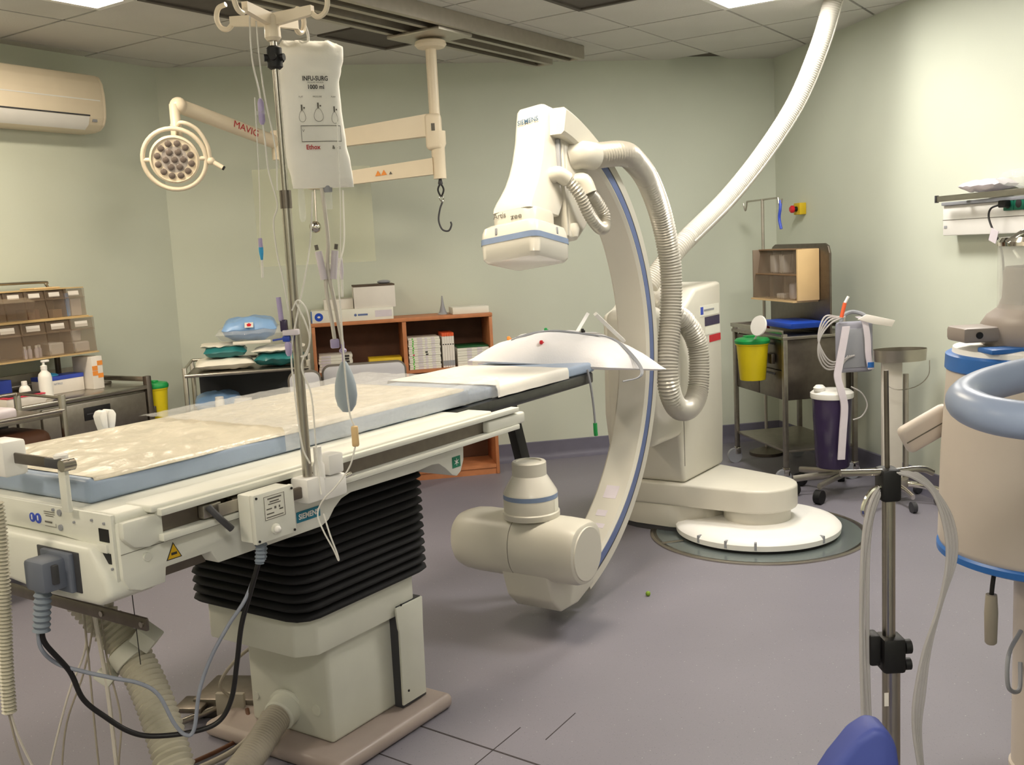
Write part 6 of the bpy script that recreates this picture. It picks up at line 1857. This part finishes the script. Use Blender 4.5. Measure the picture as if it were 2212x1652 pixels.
# coiled white cable
cw = thing('coiled_cable', 'white coiled cable hanging beside the foot end of the table', 'cable', (-0.95, 0.30, 0.52))
use(WF)
part('coil', MB().tube([(-1.150, 2.18, 1.03), (-1.150, 2.18, 0.95), (-1.160, 2.18, 0.80), (-1.172, 2.18, 0.66), (-1.178, 2.18, 0.54)], 0.0135, n=14, corr=(0.0030, 0.0085)), 'hose_beige', cw)
part('tail', MB().tube([(-1.176, 2.18, 0.545), (-1.170, 2.19, 0.48), (-1.15, 2.2, 0.40), (-1.12, 2.22, 0.30), (-1.05, 2.3, 0.02)], 0.0030, n=6), 'cable_white', cw)
part('tail', MB().tube([(-1.180, 2.18, 0.545), (-1.176, 2.19, 0.46), (-1.165, 2.2, 0.38), (-1.14, 2.22, 0.28), (-1.08, 2.34, 0.02)], 0.0030, n=6), 'hose_dust', cw)
part('lead', MB().tube([(-1.150, 2.18, 1.03), (-1.20, 2.22, 1.06), (-1.28, 2.30, 1.05)], 0.0045, n=8), 'cable_white', cw)
# corrugated hose below the table
hb_ = thing('drain_hose', 'thick beige corrugated hose arching from under the table to the floor', 'hose', (-0.90, 2.4, 0.0))
part('hose', MB().tube([(-1.40, 2.85, 0.80), (-1.31, 2.76, 0.70), (-1.20, 2.71, 0.595), (-1.09, 2.67, 0.475), (-1.00, 2.58, 0.36), (-0.93, 2.48, 0.245), (-0.88, 2.42, 0.15), (-0.80, 2.38, 0.06), (-0.62, 2.36, 0.055), (-0.3, 2.3, 0.055)], 0.047, n=24, corr=(0.0042, 0.0165)), 'hose_beige', hb_)
cd = Vector((0.11, -0.04, -0.12)).normalized()
part('clamp_ring', MB().lathe([(0.056, -0.022), (0.058, -0.02), (0.058, 0.02), (0.056, 0.022)], (-1.09, 2.67, 0.475), cd, 28), 'pedestal', hb_)
part('clamp_plate', MB().cbox((-1.035, 2.655, 0.525), (0.06, 0.075, 0.045), Matrix.Rotation(R(40), 4, 'Y'), 0.004), 'pedestal', hb_)
part('clamp_tail', MB().cbox((-1.15, 2.645, 0.425), (0.05, 0.06, 0.03), Matrix.Rotation(R(40), 4, 'Y'), 0.004), 'pedestal', hb_)
use(TF)
# hose flange on the pedestal
fl = thing('pedestal_hose', 'smooth grey hose plugged into the flange at the foot of the pedestal', 'hose', (-0.3, 0.12, 0.0))
part('flange', MB().lathe([(0.062, 0), (0.062, 0.006), (0.054, 0.01), (0.052, 0.05), (0.047, 0.055)], (-0.001, 0.19, 0.135), (-1, -0.25, -0.2), 32), 'pedestal', fl)
part('hose', MB().tube([(-0.03, 0.185, 0.13), (-0.10, 0.165, 0.112), (-0.20, 0.13, 0.085), (-0.35, 0.09, 0.058), (-0.55, 0.05, 0.05), (-0.9, -0.02, 0.05)], 0.044, n=20, corr=(0.0010, 0.010)), 'hose_dust', fl)
# black and grey control cables
bc_ = [(-0.853, 0.030, 0.72), (-0.848, 0.030, 0.68), (-0.80, 0.026, 0.596), (-0.782, 0.012, 0.522), (-0.745, -0.015, 0.466), (-0.707, -0.043, 0.421), (-0.666, -0.073, 0.398), (-0.597, -0.124, 0.389), (-0.543, -0.164, 0.401), (-0.513, -0.186, 0.454), (-0.496, -0.199, 0.546), (-0.481, -0.21, 0.639), (-0.459, -0.226, 0.717), (-0.438, -0.242, 0.790)]
single('black_cable', MB().tube(bc_, 0.0064, n=10), 'cable_black', 'black cable sagging between the table connector and the junction box', 'cable')
gc_ = [(-0.860, 0.034, 0.72), (-0.856, 0.036, 0.67), (-0.82, 0.04, 0.62), (-0.777, 0.008, 0.59), (-0.729, -0.03, 0.563), (-0.681, -0.066, 0.537), (-0.65, -0.09, 0.50), (-0.63, -0.112, 0.424), (-0.612, -0.128, 0.39), (-0.594, -0.138, 0.40), (-0.577, -0.150, 0.494), (-0.549, -0.168, 0.571), (-0.509, -0.195, 0.645), (-0.469, -0.222, 0.708), (-0.412, -0.22, 0.790)]
single('grey_cable', MB().tube(gc_, 0.0048, n=10), 'cable_grey', 'grey cable tied to the black one below the junction box', 'cable')
# thin white cables falling to the floor
use(WF)
for i, (pts_w, r, mt, lb_) in enumerate((
        ([(-1.194, 2.64, 0.78), (-1.194, 2.62, 0.69), (-1.186, 2.62, 0.53), (-1.25, 2.62, 0.385), (-1.32, 2.62, 0.185), (-1.36, 2.62, 0.01)], 0.0030, 'cable_white', 'thin white cable swinging out from under the table to the floor'),
        ([(-1.175, 2.64, 0.78), (-1.165, 2.63, 0.60), (-1.20, 2.62, 0.45), (-1.27, 2.62, 0.28), (-1.31, 2.61, 0.01)], 0.0028, 'hose_dust', 'thin brownish cable beside the swinging white one under the table'),
        ([(-1.18, 2.65, 0.78), (-1.182, 2.62, 0.64), (-1.185, 2.62, 0.45), (-1.188, 2.62, 0.28), (-1.19, 2.62, 0.01)], 0.0030, 'hose_dust', 'thin brownish cable falling straight down under the table'),
        ([(-1.162, 2.64, 0.78), (-1.157, 2.62, 0.64), (-1.143, 2.62, 0.42), (-1.14, 2.62, 0.17), (-1.14, 2.62, 0.01)], 0.0062, 'cable_white', 'thick white cable falling straight down under the table'),
        ([(-1.152, 2.65, 0.78), (-1.14, 2.63, 0.50), (-1.115, 2.62, 0.32), (-1.13, 2.62, 0.20), (-1.165, 2.62, 0.01)], 0.0028, 'hose_dust', 'thin brownish cable bowing out beside the thick white one'))):
    single('hanging_cable', MB().tube(pts_w, r, n=8), mt, lb_, 'cable')
use(TF)
single('pull_cord', MB().cyl((-0.70, -0.105, 0.60), (-0.70, -0.10, 0.775), 0.0012, n=6), 'cable_black', 'thin dark cord hanging straight down from the table end', 'cord')
# foot switch
fs_ = thing('foot_switch', 'dark steel foot switch on the floor behind the hoses', 'foot switch', (0.10, 0.60, 0.0))
part('body', MB().cbox((0.12, 0.57, 0.035), (0.20, 0.24, 0.07), 0.45, 0.008), 'steel_dark', fs_)
part('pedal', MB().cbox((-0.02, 0.63, 0.05), (0.10, 0.10, 0.02), 0.45, 0.006), 'steel_dark', fs_)
part('side_plate', MB().cbox((0.03, 0.50, 0.055), (0.02, 0.10, 0.09), 0.45, 0.004), 'hose_dust', fs_)
part('rod', MB().cyl((-0.12, 0.60, 0.03), (0.05, 0.55, 0.04), 0.011, n=10), 'steel', fs_)
part('cord', MB().tube([(0.02, 0.48, 0.09), (-0.03, 0.47, 0.16), (0.0, 0.42, 0.24), (0.06, 0.36, 0.30)], 0.0055, n=8), 'hose_dust', fs_)
for i, (pp, lb_) in enumerate((
        ([(0.0, 0.30, 0.09), (-0.06, 0.29, 0.05), (-0.15, 0.30, 0.02), (-0.30, 0.33, 0.012)], 'brown braided cable curling from the pedestal across the floor'),
        ([(0.03, 0.42, 0.06), (-0.02, 0.36, 0.02), (-0.12, 0.36, 0.01), (-0.28, 0.38, 0.01)], 'dark brown cable on the floor behind the pedestal hose'),
        ([(-0.10, 0.25, 0.012), (-0.22, 0.24, 0.012), (-0.36, 0.23, 0.012)], 'short dark cable on the floor between the two hoses'))):
    single('floor_cable', MB().tube(pp, 0.009 if i == 0 else 0.007, n=10), 'hose_dust' if i == 0 else 'wood_back', lb_, 'cable')

# grip on the far rail
gp = thing('table_grip', 'white split hand grip on the far rail of the table', 'hand grip', (-0.22, 0.66, 0.985))
part('stem', MB().box(-0.235, -0.205, 0.645, 0.675, 0.955, 1.04, 0.006), 'plastic_white', gp)
for s in (-1, 1):
    m = MB()
    m.prism([(-0.22 + s * 0.002, 1.02), (-0.22 + s * 0.016, 1.02), (-0.22 + s * 0.026, 1.055), (-0.22 + s * 0.030, 1.078), (-0.22 + s * 0.022, 1.092), (-0.22 + s * 0.006, 1.095), (-0.22 + s * 0.002, 1.088)], 'xz', 0.642, 0.678, 0.004, 3)
    part('grip_half', m, 'plastic_white', gp)

# ------------------------------------------------------------------ drip lines around the pole
use(WF)
def line(pts, r, mt, label, name='drip_line', cat='drip line', grp=None):
    return single(name, MB().tube(pts, r, n=8), mt, label, cat, group=grp)
l1 = [(-0.592, 2.57, 2.151), (-0.597, 2.57, 2.094), (-0.598, 2.57, 2.018), (-0.587, 2.57, 1.939), (-0.586, 2.57, 1.884), (-0.583, 2.57, 1.827), (-0.58, 2.57, 1.748), (-0.564, 2.565, 1.667), (-0.577, 2.565, 1.622), (-0.574, 2.565, 1.541), (-0.564, 2.56, 1.483), (-0.556, 2.56, 1.40)]
t = thing('drip_line', 'clear drip line with a lilac clamp running down beside the pole', 'drip line', (-0.592, 2.57, 1.40))
part('tube', MB().tube(l1, 0.0022, n=8), 'tube_clear', t)
part('clamp', MB().lathe([(0.004, 1.862), (0.008, 1.87), (0.008, 1.915), (0.004, 1.925)], (-0.586, 2.57, 0), n=12), 'purple', t)
part('side_port', MB().cyl((-0.598, 2.568, 1.89), (-0.575, 2.568, 1.892), 0.006, n=10), 'clear', t)
line([(-0.581, 2.572, 2.11), (-0.581, 2.572, 2.039), (-0.576, 2.572, 1.939), (-0.561, 2.565, 1.838), (-0.556, 2.56, 1.78), (-0.56, 2.56, 1.70)], 0.002, 'tube_clear', 'second clear drip line hanging from the hook head beside the pole')
line([(-0.498, 2.70, 1.70), (-0.501, 2.63, 1.572), (-0.514, 2.59, 1.48), (-0.535, 2.56, 1.387), (-0.556, 2.555, 1.294), (-0.554, 2.55, 1.174), (-0.546, 2.55, 1.052), (-0.532, 2.56, 1.004)], 0.0024, 'tube_clear', 'clear line from the pressure bag bending round the pole to the clamp')
t = thing('drip_line', 'clear line from the pressure bag with a long yellowed filter chamber', 'drip line', (-0.41, 2.57, 0.757))
part('tube', MB().tube([(-0.419, 2.70, 1.70), (-0.414, 2.63, 1.568), (-0.426, 2.58, 1.487), (-0.426, 2.57, 1.358), (-0.426, 2.57, 1.239), (-0.422, 2.57, 1.131), (-0.412, 2.57, 1.092)], 0.0024, n=8), 'tube_clear', t)
part('filter', MB().box(-0.421, -0.403, 2.563, 2.577, 1.040, 1.094, 0.004), 'bin_beige', t)
part('lower_tube', MB().tube([(-0.413, 2.57, 1.042), (-0.430, 2.56, 0.99), (-0.465, 2.535, 0.945), (-0.498, 2.52, 0.914), (-0.513, 2.515, 0.878), (-0.500, 2.51, 0.835), (-0.480, 2.51, 0.79), (-0.468, 2.51, 0.757), (-0.470, 2.51, 0.775), (-0.485, 2.512, 0.825), (-0.498, 2.515, 0.88)], 0.0022, n=8), 'tube_clear', t)
line([(-0.536, 2.555, 1.423), (-0.512, 2.55, 1.362), (-0.507, 2.55, 1.315), (-0.532, 2.55, 1.257), (-0.513, 2.55, 1.184), (-0.511, 2.55, 1.062), (-0.509, 2.545, 1.00), (-0.503, 2.53, 0.927)], 0.0022, 'tube_clear', 'clear line looping past the lilac stopcocks down to the rail clamp')
# stopcock manifold on the pole
mf = thing('stopcock_manifold', 'lilac stopcock manifold with blue lever strapped to the drip pole', 'stopcock', (-0.565, 2.55, 1.33))
part('upper_port', MB().cyl((-0.574, 2.552, 1.375), (-0.577, 2.552, 1.435), 0.0065, n=12), 'purple', mf)
part('body', MB().box(-0.577, -0.560, 2.543, 2.562, 1.348, 1.378, 0.003), 'purple_dark', mf)
part('strap', MB().box(-0.572, -0.532, 2.540, 2.566, 1.338, 1.352, 0.003), 'tape', mf)
part('lever_hub', MB().box(-0.574, -0.555, 2.545, 2.562, 1.322, 1.337, 0.003), 'blue_clip', mf)
part('lever', MB().cyl((-0.572, 2.552, 1.330), (-0.60, 2.552, 1.327), 0.0025, n=8), 'blue_clip', mf)
part('lower_port', MB().lathe([(0.004, 1.285), (0.008, 1.292), (0.009, 1.315), (0.006, 1.322)], (-0.562, 2.552, 0), n=12), 'purple', mf)
part('side_loop', MB().tube([(-0.545, 2.55, 1.40), (-0.528, 2.55, 1.425), (-0.508, 2.55, 1.40), (-0.503, 2.55, 1.345), (-0.515, 2.55, 1.29), (-0.532, 2.55, 1.282)], 0.0022, n=8), 'tube_clear', mf)
for (x, y, z, lb_) in ((-0.622, 2.60, 1.53, 'clear line end with lilac and sky-blue tips hanging left of the pole'), (-0.425, 2.62, 1.47, 'clear line end with a pale tip hanging behind the roller clamps')):
    t = thing('line_end', lb_, 'drip line', (x, y, z - 0.04))
    part('tube', MB().tube([(x - 0.002, y, z - 0.045), (x, y, z)], 0.0035, n=8), 'tube_clear', t)
    part('tip', MB().lathe([(0.003, 0.0), (0.006, 0.02), (0.006, 0.032)], (x, y, z), n=12), 'cyan_clip' if x < -0.5 else 'tape', t)
    part('cap', MB().lathe([(0.006, 0.032), (0.005, 0.055)], (x, y, z), n=12), 'purple' if x < -0.5 else 'tape', t)
    part('lead', MB().tube([(x, y, z + 0.05), (x + 0.012, y - 0.01, z + 0.2), (x + 0.02, y - 0.02, z + 0.40)], 0.0014, n=6), 'tube_clear', t)

# ------------------------------------------------------------------ leads on the pillow
use(TF)
def on_pillow(x, y, dz=0.003):
    h = pil_tree.ray_cast(Vector((x, y, 2.0)), Vector((0, 0, -1)))
    return Vector((x, y, (h[0].z if h[0] else 1.0) + dz))
for k in range(3):
    o = 0.010 * k
    P = [on_pillow(x + o, y - o * 0.6, 0.004) for (x, y) in ((1.56, 0.33), (1.62, 0.27), (1.69, 0.21), (1.75, 0.15), (1.80, 0.08), (1.84, 0.0), (1.855, -0.06))]
    P += [Vector((1.86 + o, -0.135, 0.985)), Vector((1.82 + o, -0.15, 0.945)), Vector((1.75, -0.11, 0.935))]
    single('ecg_lead', MB().tube(P, 0.0032, n=8), 'plastic_grey', 'grey monitoring lead draped over the pillow', 'lead', group='grey leads on the pillow')
for ((x, y), mt, lb_) in (((1.60, 0.20), 'red', 'red lead clip on the pillow'), ((1.60, 0.37), 'orange_box', 'orange lead clip on the pillow'), ((1.72, 0.25), 'green_lid', 'green lead clip on the pillow'), ((1.82, 0.12), 'black_ink', 'black lead clip on the pillow')):
    p = on_pillow(x, y, 0.0)
    t = thing('lead_clip', lb_, 'lead clip', p)
    part('grip', MB().cbox((p[0], p[1], p[2] + 0.008), (0.028, 0.014, 0.016), 0.5, 0.004), mt, t)
    part('snap', MB().cyl((p[0] + 0.012, p[1], p[2] - 0.002), (p[0] + 0.012, p[1], p[2] + 0.008), 0.006, n=10), mt, t)
st_ = thing('lead_strap', 'pale strap with a green clip hanging from the table edge', 'lead', (1.64, -0.02, 0.72))
part('strap', MB().tube([(1.62, -0.012, 1.0), (1.63, -0.018, 0.94), (1.645, -0.02, 0.85), (1.655, -0.02, 0.76)], 0.005, n=8), 'plastic_grey', st_)
part('clip', MB().tube([(1.654, -0.02, 0.765), (1.655, -0.02, 0.73), (1.658, -0.02, 0.71)], 0.009, n=8), 'green_lid', st_)
for (a, b, lb_) in (((1.93, 0.22, 1.12), (2.03, 0.21, 1.205), 'slim white arm bar standing up behind the pillow'), ((2.02, 0.02, 1.08), (1.80, 0.04, 1.222), 'broad white arm bar leaning over the pillow')):
    single('arm_bar', MB().tube([a, b], 0.011, n=4, raw=True), 'plastic_white', lb_, 'arm bar')
